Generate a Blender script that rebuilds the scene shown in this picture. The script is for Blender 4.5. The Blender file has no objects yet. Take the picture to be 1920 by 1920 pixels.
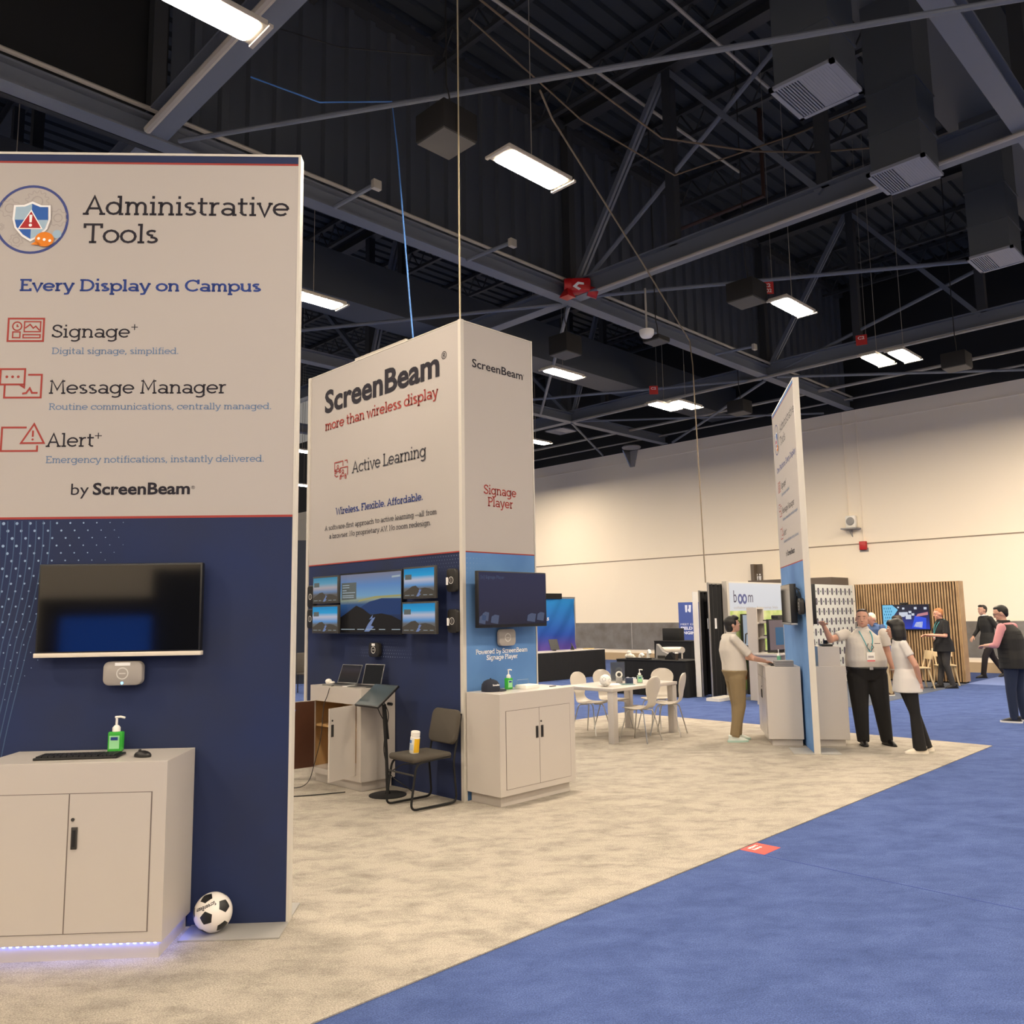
import bpy, bmesh, math, random
from mathutils import Vector, Matrix, Euler
random.seed(7)
SC = bpy.context.scene
COL = SC.collection
PI = math.pi
R = math.radians
# ---------------------------------------------------------------- camera, world, exposure
# world axes: x runs along the booth's long side and the roof beams away to the right, y away to the left, z up; metres
cd = bpy.data.cameras.new('camera'); CAM = bpy.data.objects.new('camera', cd); COL.objects.link(CAM)
cd.sensor_width = 36.0; cd.lens = 36.0 * 1548.77 / 1920.0; cd.clip_start = 0.05; cd.clip_end = 200
YAW, PITCH, ROLL = .786428, .122904, -.0159181
fw = Vector((math.cos(YAW), math.sin(YAW), 0)); rt = Vector((math.sin(YAW), -math.cos(YAW), 0)); upz = Vector((0, 0, 1))
cf = fw * math.cos(PITCH) + upz * math.sin(PITCH)
cu = -fw * math.sin(PITCH) + upz * math.cos(PITCH)
cr = rt * math.cos(ROLL) - (-cu) * math.sin(ROLL)
cdn = rt * math.sin(ROLL) + (-cu) * math.cos(ROLL)
mm = Matrix((cr, -cdn, -cf)).transposed().to_4x4(); mm.translation = Vector((0, 0, 1.8))
CAM.matrix_world = mm
SC.camera = CAM
wd = bpy.data.worlds.new('world'); SC.world = wd; wd.use_nodes = True
wd.node_tree.nodes['Background'].inputs[0].default_value = (1.0, .93, .86, 1)
wd.node_tree.nodes['Background'].inputs[1].default_value = 0.22
vs = SC.view_settings
vs.view_transform = 'Standard'; vs.look = 'None'; vs.gamma = 1; vs.use_curve_mapping = False
vs.exposure = 0.0
LAMP_POWER = 250.0           # emission of the diffusers of the hall's hanging lights
LAMP_COLOR = (1.0, .845, .655)
# ---------------------------------------------------------------- materials
def lin(c):
    c /= 255.0
    return c / 12.92 if c <= .04045 else ((c + .055) / 1.055) ** 2.4
def rgb(r, g, b): return (lin(r), lin(g), lin(b), 1)
MATS = {}
def mat(name, col, rough=.6, metal=0, spec=.5, emit=None, es=0, alpha=None, trans=0, bump=None, noise=None, coat=0):
    if name in MATS: return MATS[name]
    m = bpy.data.materials.new(name); m.use_nodes = True; MATS[name] = m
    nt = m.node_tree; b = nt.nodes['Principled BSDF']
    b.inputs['Base Color'].default_value = col; b.inputs['Roughness'].default_value = rough
    b.inputs['Metallic'].default_value = metal; b.inputs['Specular IOR Level'].default_value = spec
    if trans: b.inputs['Transmission Weight'].default_value = trans
    if coat: b.inputs['Coat Weight'].default_value = coat
    if emit: b.inputs['Emission Color'].default_value = emit; b.inputs['Emission Strength'].default_value = es
    if noise or bump:
        tc = nt.nodes.new('ShaderNodeTexCoord'); n = nt.nodes.new('ShaderNodeTexNoise')
        sc = (noise or bump)[0]; n.inputs['Scale'].default_value = sc; n.inputs['Detail'].default_value = 4
        nt.links.new(tc.outputs['Object'], n.inputs['Vector'])
        if noise:
            r = nt.nodes.new('ShaderNodeMixRGB'); r.inputs[1].default_value = col; r.inputs[2].default_value = noise[1]
            cr_ = nt.nodes.new('ShaderNodeValToRGB'); cr_.color_ramp.elements[0].position = .35; cr_.color_ramp.elements[1].position = .7
            nt.links.new(n.outputs['Fac'], cr_.inputs[0]); nt.links.new(cr_.outputs[0], r.inputs[0]); nt.links.new(r.outputs[0], b.inputs['Base Color'])
        if bump:
            bp = nt.nodes.new('ShaderNodeBump'); bp.inputs['Strength'].default_value = bump[1]; bp.inputs['Distance'].default_value = .01
            nt.links.new(n.outputs['Fac'], bp.inputs['Height']); nt.links.new(bp.outputs[0], b.inputs['Normal'])
    return m
def flat(name, r, g, b, rough=.6, **k): return mat(name, rgb(r, g, b), rough, **k)
def glow(name, r, g, b, s=1.0):
    return mat(name, (0.01, .01, .01, 1), .25, emit=rgb(r, g, b), es=s)
WHITE_FAB = flat('white_fabric_print', 179, 173, 169, .85)
FRAME = flat('white_frame', 204, 199, 190, .45)
LAM = flat('white_laminate', 194, 187, 180, .32)
LAMD = flat('white_laminate_gap', 120, 110, 105, .6)
NAVY = mat('navy_fabric_print', rgb(28, 43, 86), .85, noise=(1.3, rgb(34, 43, 72)))
SKY = mat('blue_fabric_print', rgb(104, 150, 205), .85, noise=(.8, rgb(70, 112, 172)))
INK = flat('ink_dark', 24, 20, 34, .8); BLUEINK = flat('ink_blue', 32, 58, 128, .8)
LBLUEINK = flat('ink_light_blue', 98, 124, 158, .8); REDINK = flat('ink_red', 156, 58, 52, .8)
WHITEINK = flat('ink_white', 245, 245, 245, .8); DOTINK = flat('ink_dot', 140, 165, 200, .8); WAVEINK = flat('ink_wave', 62, 86, 122, .8)
GREYINK = flat('ink_grey', 165, 158, 155, .8); ORANGE = flat('ink_orange', 226, 128, 26, .8); PALEBLUE = flat('ink_pale_blue', 158, 184, 204, .8)
MIDBLUE = flat('ink_mid_blue', 42, 92, 170, .8); DKRED = flat('ink_dark_red', 168, 34, 40, .8)
BLACKP = flat('black_plastic', 22, 22, 24, .4); BLACKM = flat('black_matte', 18, 18, 20, .8); SCREEN = mat('screen_glass_off', rgb(8, 8, 11), .10, spec=.6)
DGREY = flat('dark_grey_plastic', 52, 50, 48, .5); GREYPL = flat('grey_plastic', 150, 148, 146, .45); SILVER = mat('silver_metal', rgb(190, 188, 184), .3, 1)
CHROME = mat('chrome', rgb(200, 200, 200), .12, 1); STEELPLATE = flat('steel_plate', 158, 156, 152, .45)
WHITEPL = flat('white_plastic', 240, 237, 230, .3); TAN = mat('plywood_tan', rgb(186, 150, 100), .6, noise=(3, rgb(170, 132, 84)))
BROWN = mat('brown_laminate', rgb(78, 46, 30), .4, noise=(2.5, rgb(66, 38, 26))); GREEN = mat('green_gel', rgb(70, 200, 70), .12, trans=.35)
CHAIRFAB = mat('charcoal_fabric', rgb(78, 72, 64), .9, bump=(400, .4)); DRAPE = mat('black_drape', rgb(14, 14, 16), .85, bump=(60, .2))
RED = flat('bright_red', 186, 28, 32, .4); REDSIGN = flat('red_sign', 190, 40, 40, .5); CABLE = flat('black_cable', 30, 28, 26, .6)
CREAM = flat('cream_wall_paint', 248, 236, 216, .9); WAINS = mat('grey_wainscot', rgb(150, 146, 142), .32, .25, noise=(2.2, rgb(126, 120, 114)))
STEEL = flat('grey_painted_steel', 104, 110, 122, .5); STEELD = flat('dark_painted_steel', 52, 54, 58, .6); PIPE = flat('pale_conduit', 172, 166, 156, .4)
DECK = flat('roof_deck_paint', 47, 52, 57, .7); SIDING = flat('dark_siding', 70, 75, 84, .6); DUCT = flat('grey_duct', 68, 73, 80, .6); ROOFD = flat('dark_smooth_panel', 26, 27, 29, .6)
# ---------------------------------------------------------------- object helpers
def tag(o, label=None, cat=None, group=None, kind=None):
    if label: o['label'] = label
    if cat: o['category'] = cat
    if group: o['group'] = group
    if kind: o['kind'] = kind
    return o
def thing(name, label, cat, loc=(0, 0, 0), rz=0, group=None):
    o = bpy.data.objects.new(name, None); COL.objects.link(o); o.empty_display_size = .1
    o.location = loc; o.rotation_euler = (0, 0, rz)
    return tag(o, label, cat, group)
def dup(root, loc, rz, label, group=None):
    r = root.copy(); COL.objects.link(r); r.location = loc; r.rotation_euler = (0, 0, rz); r['label'] = label
    if group: r['group'] = group
    for ch in list(root.children):
        c = ch.copy(); COL.objects.link(c); c.parent = r
        for g in list(ch.children):
            d = g.copy(); COL.objects.link(d); d.parent = c
    return r
class MB:
    def __init__(s): s.v = []; s.f = []; s.m = []; s.mi = 0
    def add(s, vs_, fs_, M=None):
        b = len(s.v)
        for p in vs_:
            p = Vector(p)
            if M is not None: p = M @ p
            s.v.append(tuple(p))
        for f in fs_: s.f.append([i + b for i in f]); s.m.append(s.mi)
        return s
    def box(s, x0, x1, y0, y1, z0, z1, bev=0, M=None, seg=2):
        x0, x1 = min(x0, x1), max(x0, x1); y0, y1 = min(y0, y1), max(y0, y1); z0, z1 = min(z0, z1), max(z0, z1)
        vs_ = [(x0, y0, z0), (x1, y0, z0), (x1, y1, z0), (x0, y1, z0), (x0, y0, z1), (x1, y0, z1), (x1, y1, z1), (x0, y1, z1)]
        fs_ = [(3, 2, 1, 0), (4, 5, 6, 7), (0, 1, 5, 4), (1, 2, 6, 5), (2, 3, 7, 6), (3, 0, 4, 7)]
        if bev:
            bm = bmesh.new(); vv = [bm.verts.new(p) for p in vs_]
            for f in fs_: bm.faces.new([vv[i] for i in f])
            bmesh.ops.bevel(bm, geom=bm.edges[:] , offset=bev, segments=seg, affect='EDGES', profile=.5)
            bm.verts.ensure_lookup_table(); bm.verts.index_update()
            vs_ = [tuple(q.co) for q in bm.verts]; fs_ = [[q.index for q in f.verts] for f in bm.faces]; bm.free()
        return s.add(vs_, fs_, M)
    def poly(s, pts, M=None): return s.add(pts, [list(range(len(pts)))], M)
    def prism(s, pts, vec, M=None):
        n = len(pts); vec = Vector(vec); P = [Vector(p) for p in pts]
        vs_ = P + [p + vec for p in P]
        fs_ = [list(range(n - 1, -1, -1)), [n + i for i in range(n)]] + [[i, (i + 1) % n, n + (i + 1) % n, n + i] for i in range(n)]
        return s.add(vs_, fs_, M)
    def cyl(s, p0, p1, r0, r1=None, n=14, M=None):
        r1 = r0 if r1 is None else r1
        p0 = Vector(p0); p1 = Vector(p1); d = (p1 - p0).normalized()
        a = d.orthogonal().normalized(); b = d.cross(a)
        vs_ = []
        for p, r in ((p0, r0), (p1, r1)):
            for i in range(n):
                t = 2 * PI * i / n; vs_.append(p + (a * math.cos(t) + b * math.sin(t)) * r)
        fs_ = [[i, (i + 1) % n, n + (i + 1) % n, n + i] for i in range(n)] + [list(range(n - 1, -1, -1)), [n + i for i in range(n)]]
        return s.add(vs_, fs_, M)
    def tube(s, pts, r, n=8, closed=False, M=None):
        P = [Vector(p) for p in pts]; k = len(P); vs_ = []; a = None
        for i in range(k):
            if closed: d = (P[(i + 1) % k] - P[i - 1])
            else: d = P[min(i + 1, k - 1)] - P[max(i - 1, 0)]
            d.normalize()
            if a is None: a = d.orthogonal().normalized()
            else: a = (a - d * a.dot(d)).normalized()
            b = d.cross(a)
            for j in range(n):
                t = 2 * PI * j / n; vs_.append(P[i] + (a * math.cos(t) + b * math.sin(t)) * r)
        fs_ = []
        for i in range(k if closed else k - 1):
            i2 = (i + 1) % k
            for j in range(n): fs_.append([i * n + j, i * n + (j + 1) % n, i2 * n + (j + 1) % n, i2 * n + j])
        if not closed: fs_ += [list(range(n - 1, -1, -1)), [(k - 1) * n + j for j in range(n)]]
        return s.add(vs_, fs_, M)
    def lathe(s, prof, c=(0, 0, 0), n=20, M=None):
        c = Vector(c); vs_ = []; k = len(prof)
        for r, z in prof:
            for j in range(n):
                t = 2 * PI * j / n; vs_.append(c + Vector((r * math.cos(t), r * math.sin(t), z)))
        fs_ = []
        for i in range(k - 1):
            for j in range(n): fs_.append([i * n + j, i * n + (j + 1) % n, (i + 1) * n + (j + 1) % n, (i + 1) * n + j])
        fs_ += [list(range(n - 1, -1, -1)), [(k - 1) * n + j for j in range(n)]]
        return s.add(vs_, fs_, M)
    def sph(s, c, r, M=None, nu=14, nv=9):
        if not hasattr(r, '__len__'): r = (r, r, r)
        c = Vector(c); vs_ = [c + Vector((0, 0, -r[2]))]
        for i in range(1, nv):
            t = -PI / 2 + PI * i / nv
            for j in range(nu):
                q = 2 * PI * j / nu; vs_.append(c + Vector((r[0] * math.cos(t) * math.cos(q), r[1] * math.cos(t) * math.sin(q), r[2] * math.sin(t))))
        vs_.append(c + Vector((0, 0, r[2]))); L = len(vs_) - 1
        fs_ = [[0, 1 + (j + 1) % nu, 1 + j] for j in range(nu)]
        for i in range(nv - 2):
            for j in range(nu):
                a = 1 + i * nu; fs_.append([a + j, a + (j + 1) % nu, a + nu + (j + 1) % nu, a + nu + j])
        a = 1 + (nv - 2) * nu; fs_ += [[a + j, a + (j + 1) % nu, L] for j in range(nu)]
        return s.add(vs_, fs_, M)
    def cap(s, p0, p1, r0, r1=None, M=None):          # rounded cone
        r1 = r0 if r1 is None else r1
        s.sph(p0, r0, M, 12, 8); s.sph(p1, r1, M, 12, 8); return s.cyl(p0, p1, r0, r1, 12, M)
    def loft(s, rings, n=20, M=None):                  # rings: (center, rx, ry[, fwd shift exponent])
        vs_ = []; k = len(rings)
        for c, rx, ry in rings:
            c = Vector(c)
            for j in range(n):
                t = 2 * PI * j / n; ct, st = math.cos(t), math.sin(t)
                vs_.append(c + Vector((rx * math.copysign(abs(ct) ** .85, ct), ry * math.copysign(abs(st) ** .85, st), 0)))
        fs_ = []
        for i in range(k - 1):
            for j in range(n): fs_.append([i * n + j, i * n + (j + 1) % n, (i + 1) * n + (j + 1) % n, (i + 1) * n + j])
        fs_ += [list(range(n - 1, -1, -1)), [(k - 1) * n + j for j in range(n)]]
        return s.add(vs_, fs_, M)
    def mesh(s, name):
        me = bpy.data.meshes.new(name); me.from_pydata(s.v, [], s.f); me.polygons.foreach_set('material_index', s.m)
        return me
    def obj(s, name, mats, parent=None, smooth=False, loc=None, rz=None, label=None, kind=None):
        me = s.mesh(name)
        for m in (mats if isinstance(mats, (list, tuple)) else [mats]): me.materials.append(m)
        if smooth:
            me.shade_smooth(); me.set_sharp_from_angle(angle=R(40))
        o = bpy.data.objects.new(name, me); COL.objects.link(o)
        if parent is not None: o.parent = parent
        if loc is not None: o.location = loc
        if rz is not None: o.rotation_euler = (0, 0, rz)
        if label: o['label'] = label
        if kind: o['kind'] = kind
        return o
def Bx(name, mats, parent, x0, x1, y0, y1, z0, z1, bev=0, **k):
    return MB().box(x0, x1, y0, y1, z0, z1, bev).obj(name, mats, parent, smooth=bool(bev), **k)
def arcpts(cx, cy, rx, ry, a0, a1, n=10):
    return [(cx + rx * math.cos(R(a0 + (a1 - a0) * i / n)), cy + ry * math.sin(R(a0 + (a1 - a0) * i / n))) for i in range(n + 1)]
def bend(pts, r, n=5):                                  # round the corners of a 3D polyline
    P = [Vector(p) for p in pts]; out = [P[0]]
    for i in range(1, len(P) - 1):
        a = (P[i - 1] - P[i]); b = (P[i + 1] - P[i]); rr = min(r, a.length * .48, b.length * .48)
        A = P[i] + a.normalized() * rr; B = P[i] + b.normalized() * rr
        for j in range(n + 1):
            t = j / n; out.append(A * (1 - t) ** 2 + P[i] * 2 * t * (1 - t) + B * t * t)
    out.append(P[-1]); return out
# ---------------------------------------------------------------- lettering: a drawn slab-serif face and the built-in sans
W0 = .10
def slab_glyph(ch, w):
    h = w / 2; X = .70; S = []; L = lambda *p: S.append([(p[i], p[i + 1]) for i in range(0, len(p), 2)])
    A = lambda cx, cy, rx, ry, a0, a1: S.append(arcpts(cx, cy, rx, ry, a0, a1, 12))
    se = lambda x, y, l=.12, r=.12: L(x - l, y, x + r, y)
    bot, top, xt = h, 1 - h, X - h
    bw = .27                                            # bowl half width
    def bowl(cx=.34): A(cx, X / 2, bw, X / 2 - h, 0, 360)
    if ch == 'A': L(.12, h, .44, .95, .76, h); L(.22, .34, .66, .34); se(.11, bot); se(.77, bot); return .90, S
    if ch == 'B': L(.16, 0, .16, 1); L(.02, bot, .40, bot); L(.02, top, .38, top); A(.38, .765, .22, .235 - h, -90, 90); A(.40, .28, .27, .28 - h, -90, 90); L(.16, .54, .40, .54); return .76, S
    if ch == 'C': A(.46, .5, .40, .5 - h, 40, 320); L(.79, .62, .79, 1); return .88, S
    if ch == 'D': L(.16, 0, .16, 1); L(.02, bot, .38, bot); L(.02, top, .38, top); A(.38, .5, .42, .5 - h, -90, 90); return .90, S
    if ch == 'E': L(.16, 0, .16, 1); L(.02, bot, .64, bot, .64, .24); L(.02, top, .62, top, .62, .78); L(.16, .52, .48, .52); return .74, S
    if ch == 'F': L(.16, 0, .16, 1); se(.16, bot, .13, .16); L(.02, top, .62, top, .62, .76); L(.16, .5, .46, .5); return .68, S
    if ch == 'L': L(.16, 0, .16, 1); L(.02, bot, .60, bot, .60, .26); se(.16, top); return .68, S
    if ch == 'M': L(.14, 0, .18, 1, .48, .30, .78, 1, .84, 0); se(.14, bot); se(.84, bot); L(.06, top, .2, top); L(.78, top, .92, top); return 1.0, S
    if ch == 'N': L(.16, 0, .16, 1, .70, 0, .70, 1); se(.16, bot); L(.04, top, .18, top); se(.70, top); return .86, S
    if ch == 'O': A(.46, .5, .40, .5 - h, 0, 360); return .92, S
    if ch == 'P': L(.16, 0, .16, 1); L(.02, top, .40, top); A(.38, .72, .25, .28 - h, -90, 90); L(.16, .44 + h, .38, .44 + h); se(.16, bot, .13, .17); return .70, S
    if ch == 'R': L(.16, 0, .16, 1); L(.02, top, .40, top); A(.38, .73, .24, .27 - h, -90, 90); L(.16, .46 + h, .38, .46 + h); L(.40, .50, .66, h, .76, h); se(.16, bot); return .78, S
    if ch == 'S': S.append(arcpts(.34, .735, .23, .265 - h, 30, 270, 10) + arcpts(.34, .265, .26, .265 - h, 90, -150, 10)); L(.56, .72, .56, .92); L(.09, .08, .09, .27); return .68, S
    if ch == 'T': L(.40, 0, .40, 1); L(.06, .76, .06, top, .74, top, .74, .76); se(.40, bot, .15, .15); return .80, S
    if ch == 'V': L(.10, 1, .42, 0, .74, 1); se(.11, top); se(.73, top); return .84, S
    if ch == 'W': L(.10, 1, .32, 0, .58, .86, .82, 0, 1.06, 1); se(.11, top); se(1.05, top); return 1.16, S
    if ch == 'a': A(.32, .21, .22, .21 - h, 0, 360); A(.32, X - .24, .24, .24 - h, 0, 140); L(.56, X - .24, .56, h, .68, h); return .70, S
    if ch == 'b': bowl(.42); L(.15, 0, .15, 1); L(.02, top, .15, top); return .76, S
    if ch == 'c': A(.36, X / 2, .29, X / 2 - h, 45, 320); L(.59, .46, .59, X); return .66, S
    if ch == 'd': bowl(.34); L(.61, 1, .61, h, .74, h); L(.48, top, .61, top); return .78, S
    if ch == 'e': A(.36, X / 2, .29, X / 2 - h, 0, 318); L(.07, X / 2, .65, X / 2); return .72, S
    if ch == 'f': S.append([(.22, 0), (.22, .78)] + arcpts(.40, .78, .18, .22 - h, 180, 70, 6)); L(.05, xt, .42, xt); se(.22, bot, .13, .15); return .46, S
    if ch == 'g': bowl(.34); S.append([(.61, X), (.61, -.08)] + arcpts(.36, -.08, .25, .22 - h, 0, -140, 8)); L(.61, xt, .72, xt); return .76, S
    if ch == 'h': L(.16, 0, .16, 1); L(.03, top, .16, top); S.append([(.16, .42)] + arcpts(.38, .44, .20, .26 - h, 160, 0, 8) + [(.58, 0)]); se(.16, bot); se(.58, bot); return .74, S
    if ch == 'i': L(.18, 0, .18, xt); L(.04, xt, .18 + h, xt); se(.18, bot, .14, .14); L(.18, .86, .18, .86 + w * 1.25); return .36, S
    if ch == 'l': L(.18, 0, .18, 1); L(.04, top, .18, top); se(.18, bot, .14, .14); return .36, S
    if ch == 'm': L(.16, 0, .16, xt); L(.03, xt, .16 + h, xt); [S.append([(x0, .42)] + arcpts(x0 + .185, .44, .165, .26 - h, 165, 0, 8) + [(x0 + .35, 0)]) for x0 in (.16, .51)]; se(.16, bot, .11, .10); se(.51, bot, .10, .10); se(.86, bot, .10, .12); return 1.02, S
    if ch == 'n': L(.16, 0, .16, xt); L(.03, xt, .16 + h, xt); S.append([(.16, .42)] + arcpts(.38, .44, .20, .26 - h, 160, 0, 8) + [(.58, 0)]); se(.16, bot); se(.58, bot); return .74, S
    if ch == 'o': A(.36, X / 2, .29, X / 2 - h, 0, 360); return .72, S
    if ch == 'p': bowl(.42); L(.15, -.28, .15, xt); L(.02, xt, .15, xt); L(.02, -.28 + h, .30, -.28 + h); return .76, S
    if ch == 'r': L(.16, 0, .16, xt); L(.03, xt, .16 + h, xt); S.append([(.16, .40)] + arcpts(.38, .42, .20, .28 - h, 160, 70, 6)); se(.16, bot, .13, .17); return .50, S
    if ch == 's': S.append(arcpts(.28, .525, .18, .175 - h, 35, 270, 8) + arcpts(.28, .18, .20, .18 - h, 90, -150, 8)); return .56, S
    if ch == 't': S.append([(.20, .92), (.20, .20)] + arcpts(.36, .20, .16, .20 - h, 180, 290, 6)); L(.04, xt, .44, xt); return .50, S
    if ch == 'u': S.append([(.02, xt), (.14, xt), (.14, .26)] + arcpts(.35, .26, .21, .26 - h, 180, 350, 8)); L(.46, xt, .58, xt, .58, h, .70, h); return .74, S
    if ch == 'v': L(.08, X, .33, 0, .58, X); se(.08, xt, .08, .1); se(.58, xt, .1, .08); return .66, S
    if ch == 'w': L(.08, X, .27, 0, .46, .6, .66, 0, .86, X); se(.08, xt, .08, .1); se(.86, xt, .1, .08); return .94, S
    if ch == 'x': L(.10, h, .56, xt); L(.10, xt, .56, h); se(.10, bot); se(.56, bot); se(.10, xt); se(.56, xt); return .68, S
    if ch == 'y': L(.08, X, .34, .02); L(.60, X, .30, -.18, .20, -.28 + h, .08, -.28 + h); se(.08, xt, .08, .1); se(.60, xt, .1, .08); return .68, S
    if ch == '.': L(.14, 0, .14, w * 1.3); return .28, S
    if ch == ',': L(.16, w * 1.3, .08, -.12); return .28, S
    if ch == '-': L(.06, .34, .36, .34); return .42, S
    if ch == '—': L(.02, .34, .90, .34); return .92, S
    if ch == '+': L(.05, .5, .75, .5); L(.40, .15, .40, .85); return .8, S
    return .34, S
def ribbon(pts, w):
    P = [Vector((x, y)) for x, y in pts]; n = len(P); closed = (P[0] - P[-1]).length < 1e-4 and n > 3
    if closed: P = P[:-1]; n -= 1
    Lf = []; Rt = []
    for i in range(n):
        d0 = (P[i] - P[i - 1]) if (i > 0 or closed) else None
        d1 = (P[(i + 1) % n] - P[i]) if (i < n - 1 or closed) else None
        a = (d0 or d1).normalized(); b = (d1 or d0).normalized()
        na = Vector((-a.y, a.x)); nb = Vector((-b.y, b.x)); m = na + nb
        m = na if m.length < .2 else m.normalized()
        k = min(1 / max(.35, m.dot(na)), 1.9) * w / 2
        Lf.append(P[i] + m * k); Rt.append(P[i] - m * k)
    q = []
    for i in range(n if closed else n - 1):
        j = (i + 1) % n; q.append([tuple(Lf[i]), tuple(Lf[j]), tuple(Rt[j]), tuple(Rt[i])])
    return q
def slab_text(s, w=W0):
    x = 0; polys = []
    for ch in s:
        adv, S = slab_glyph(ch, w)
        for st in S:
            for q in ribbon(st, w): polys.append([(px + x, py) for px, py in q])
        x += adv - .02
    return polys
_fc = {}
def sans_text(s, bold=0.0):
    key = (s, bold)
    if key in _fc: return _fc[key]
    cu_ = bpy.data.curves.new('lettering', 'FONT'); cu_.body = s; cu_.size = 1; cu_.offset = bold; cu_.resolution_u = 3; cu_.fill_mode = 'FRONT'
    o = bpy.data.objects.new('lettering', cu_); COL.objects.link(o)
    dg = bpy.context.evaluated_depsgraph_get(); me = bpy.data.meshes.new_from_object(o.evaluated_get(dg))
    v = [(p.co.x, p.co.y) for p in me.vertices]; polys = [[v[i] for i in f.vertices] for f in me.polygons]
    bpy.data.objects.remove(o); bpy.data.curves.remove(cu_); bpy.data.meshes.remove(me)
    _fc[key] = polys; return polys
SANS_CAP = None
def lettering(mb, s, fn, u0, u1, vb, cap, font='slab', w=W0):
    """lay the words from u0 to u1 on baseline vb, capitals cap metres high; fn(u, v) gives the point on the surface"""
    global SANS_CAP
    if font == 'slab': P = slab_text(s, w); ch = 1.0
    else:
        if SANS_CAP is None: SANS_CAP = max(p[1] for q in sans_text('H') for p in q)
        P = sans_text(s, w if font == 'bold' else 0.0); ch = SANS_CAP
    xs = [p[0] for q in P for p in q]; a, b = min(xs), max(xs); k = (u1 - u0) / (b - a)
    for q in P: mb.poly([fn(u0 + (x - a) * k, vb + y * cap / ch) for x, y in q])
    return mb
def words(parent, name, m, rows, fn):
    for r in rows: o = lettering(MB(), r[0], fn, r[1], r[2], r[3], r[4], *(r[5:])).obj(name, m, parent)
    return o
def strokes(mb, lines, w, fn):
    for l in lines:
        for q in ribbon(l, w): mb.poly([fn(x, y) for x, y in q])
    return mb
def ring(cx, cy, r, n=40, ry=None): return [(cx + r * math.cos(2 * PI * i / n), cy + (ry or r) * math.sin(2 * PI * i / n)) for i in range(n + 1)]
def disc(mb, cx, cy, r, fn, n=12, ry=None): mb.poly([fn(x, y) for x, y in ring(cx, cy, r, n, ry)[:-1]])
def rect(x0, x1, y0, y1): return [(x0, y0), (x1, y0), (x1, y1), (x0, y1), (x0, y0)]
# ---------------------------------------------------------------- floor and walls
def carpet_mat(name, base, dark, grain, patch):
    m = bpy.data.materials.new(name); m.use_nodes = True; nt = m.node_tree; b = nt.nodes['Principled BSDF']
    b.inputs['Roughness'].default_value = 1; b.inputs['Specular IOR Level'].default_value = .1
    N = nt.nodes.new; K = nt.links.new
    tc = N('ShaderNodeTexCoord'); m0 = N('ShaderNodeMapping'); m0.inputs['Rotation'].default_value = (0, 0, R(patch[1])); K(tc.outputs['Object'], m0.inputs['Vector'])
    mp = N('ShaderNodeMapping'); mp.inputs['Scale'].default_value = (patch[2], 1, 1); K(m0.outputs[0], mp.inputs['Vector'])
    n1 = N('ShaderNodeTexNoise'); n1.inputs['Scale'].default_value = patch[0]; n1.inputs['Detail'].default_value = 7; n1.inputs['Roughness'].default_value = .74; n1.inputs['Distortion'].default_value = .25
    K(mp.outputs[0], n1.inputs['Vector'])
    r1 = N('ShaderNodeValToRGB'); r1.color_ramp.elements[0].position = patch[3]; r1.color_ramp.elements[1].position = patch[4]; K(n1.outputs['Fac'], r1.inputs[0])
    n2 = N('ShaderNodeTexNoise'); n2.inputs['Scale'].default_value = grain[0]; n2.inputs['Detail'].default_value = 3; n2.inputs['Roughness'].default_value = .8; K(tc.outputs['Object'], n2.inputs['Vector'])
    r2 = N('ShaderNodeValToRGB'); r2.color_ramp.elements[0].position = .3; r2.color_ramp.elements[1].position = .7
    r2.color_ramp.elements[0].color = (grain[1],) * 3 + (1,); r2.color_ramp.elements[1].color = (grain[2],) * 3 + (1,); K(n2.outputs['Fac'], r2.inputs[0])
    mx = N('ShaderNodeMixRGB'); mx.inputs[1].default_value = base; mx.inputs[2].default_value = dark; K(r1.outputs[0], mx.inputs[0])
    mu = N('ShaderNodeMixRGB'); mu.blend_type = 'MULTIPLY'; mu.inputs[0].default_value = 1; K(mx.outputs[0], mu.inputs[1]); K(r2.outputs[0], mu.inputs[2]); K(mu.outputs[0], b.inputs['Base Color'])
    bp = N('ShaderNodeBump'); bp.inputs['Strength'].default_value = .6; bp.inputs['Distance'].default_value = .006; K(n2.outputs['Fac'], bp.inputs['Height']); K(bp.outputs[0], b.inputs['Normal'])
    return m
BLUE_C = carpet_mat('blue_carpet', rgb(84, 103, 156), rgb(62, 79, 128), (120, .52, 1.3), (4.2, 40, .6, .38, .74))
PALE_C = carpet_mat('pale_mottled_carpet', rgb(182, 174, 162), rgb(112, 107, 101), (120, .50, 1.32), (5.0, 42, .60, .44, .86))
GREY_C = carpet_mat('grey_carpet', rgb(96, 102, 116), rgb(84, 90, 104), (90, .8, 1.1), (1.6, 20, .6, .4, .66))
Bx('floor', BLUE_C, None, -22, 25.6, -16, 46, -.12, -.008, kind='structure')
o = Bx('booth_carpet', PALE_C, None, -5, 12.22, 3.45, 9.45, -.007, 0); tag(o, 'pale cream and grey mottled carpet laid under the white and navy booth', 'carpet')
o = Bx('aisle_carpet', GREY_C, None, 15.4, 21.6, 6.5, 9.05, -.0075, -.004); tag(o, 'dark grey carpet in front of the wood slat wall', 'carpet')
LB = mat('pale_blue_carpet', rgb(112, 132, 190), 1, bump=(90, .4))
o = Bx('carpet_strip', LB, None, 21.62, 25.4, -4, 6.55, -.0078, -.005); tag(o, 'lighter blue carpet strip along the foot of the far hall wall', 'carpet')
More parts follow.
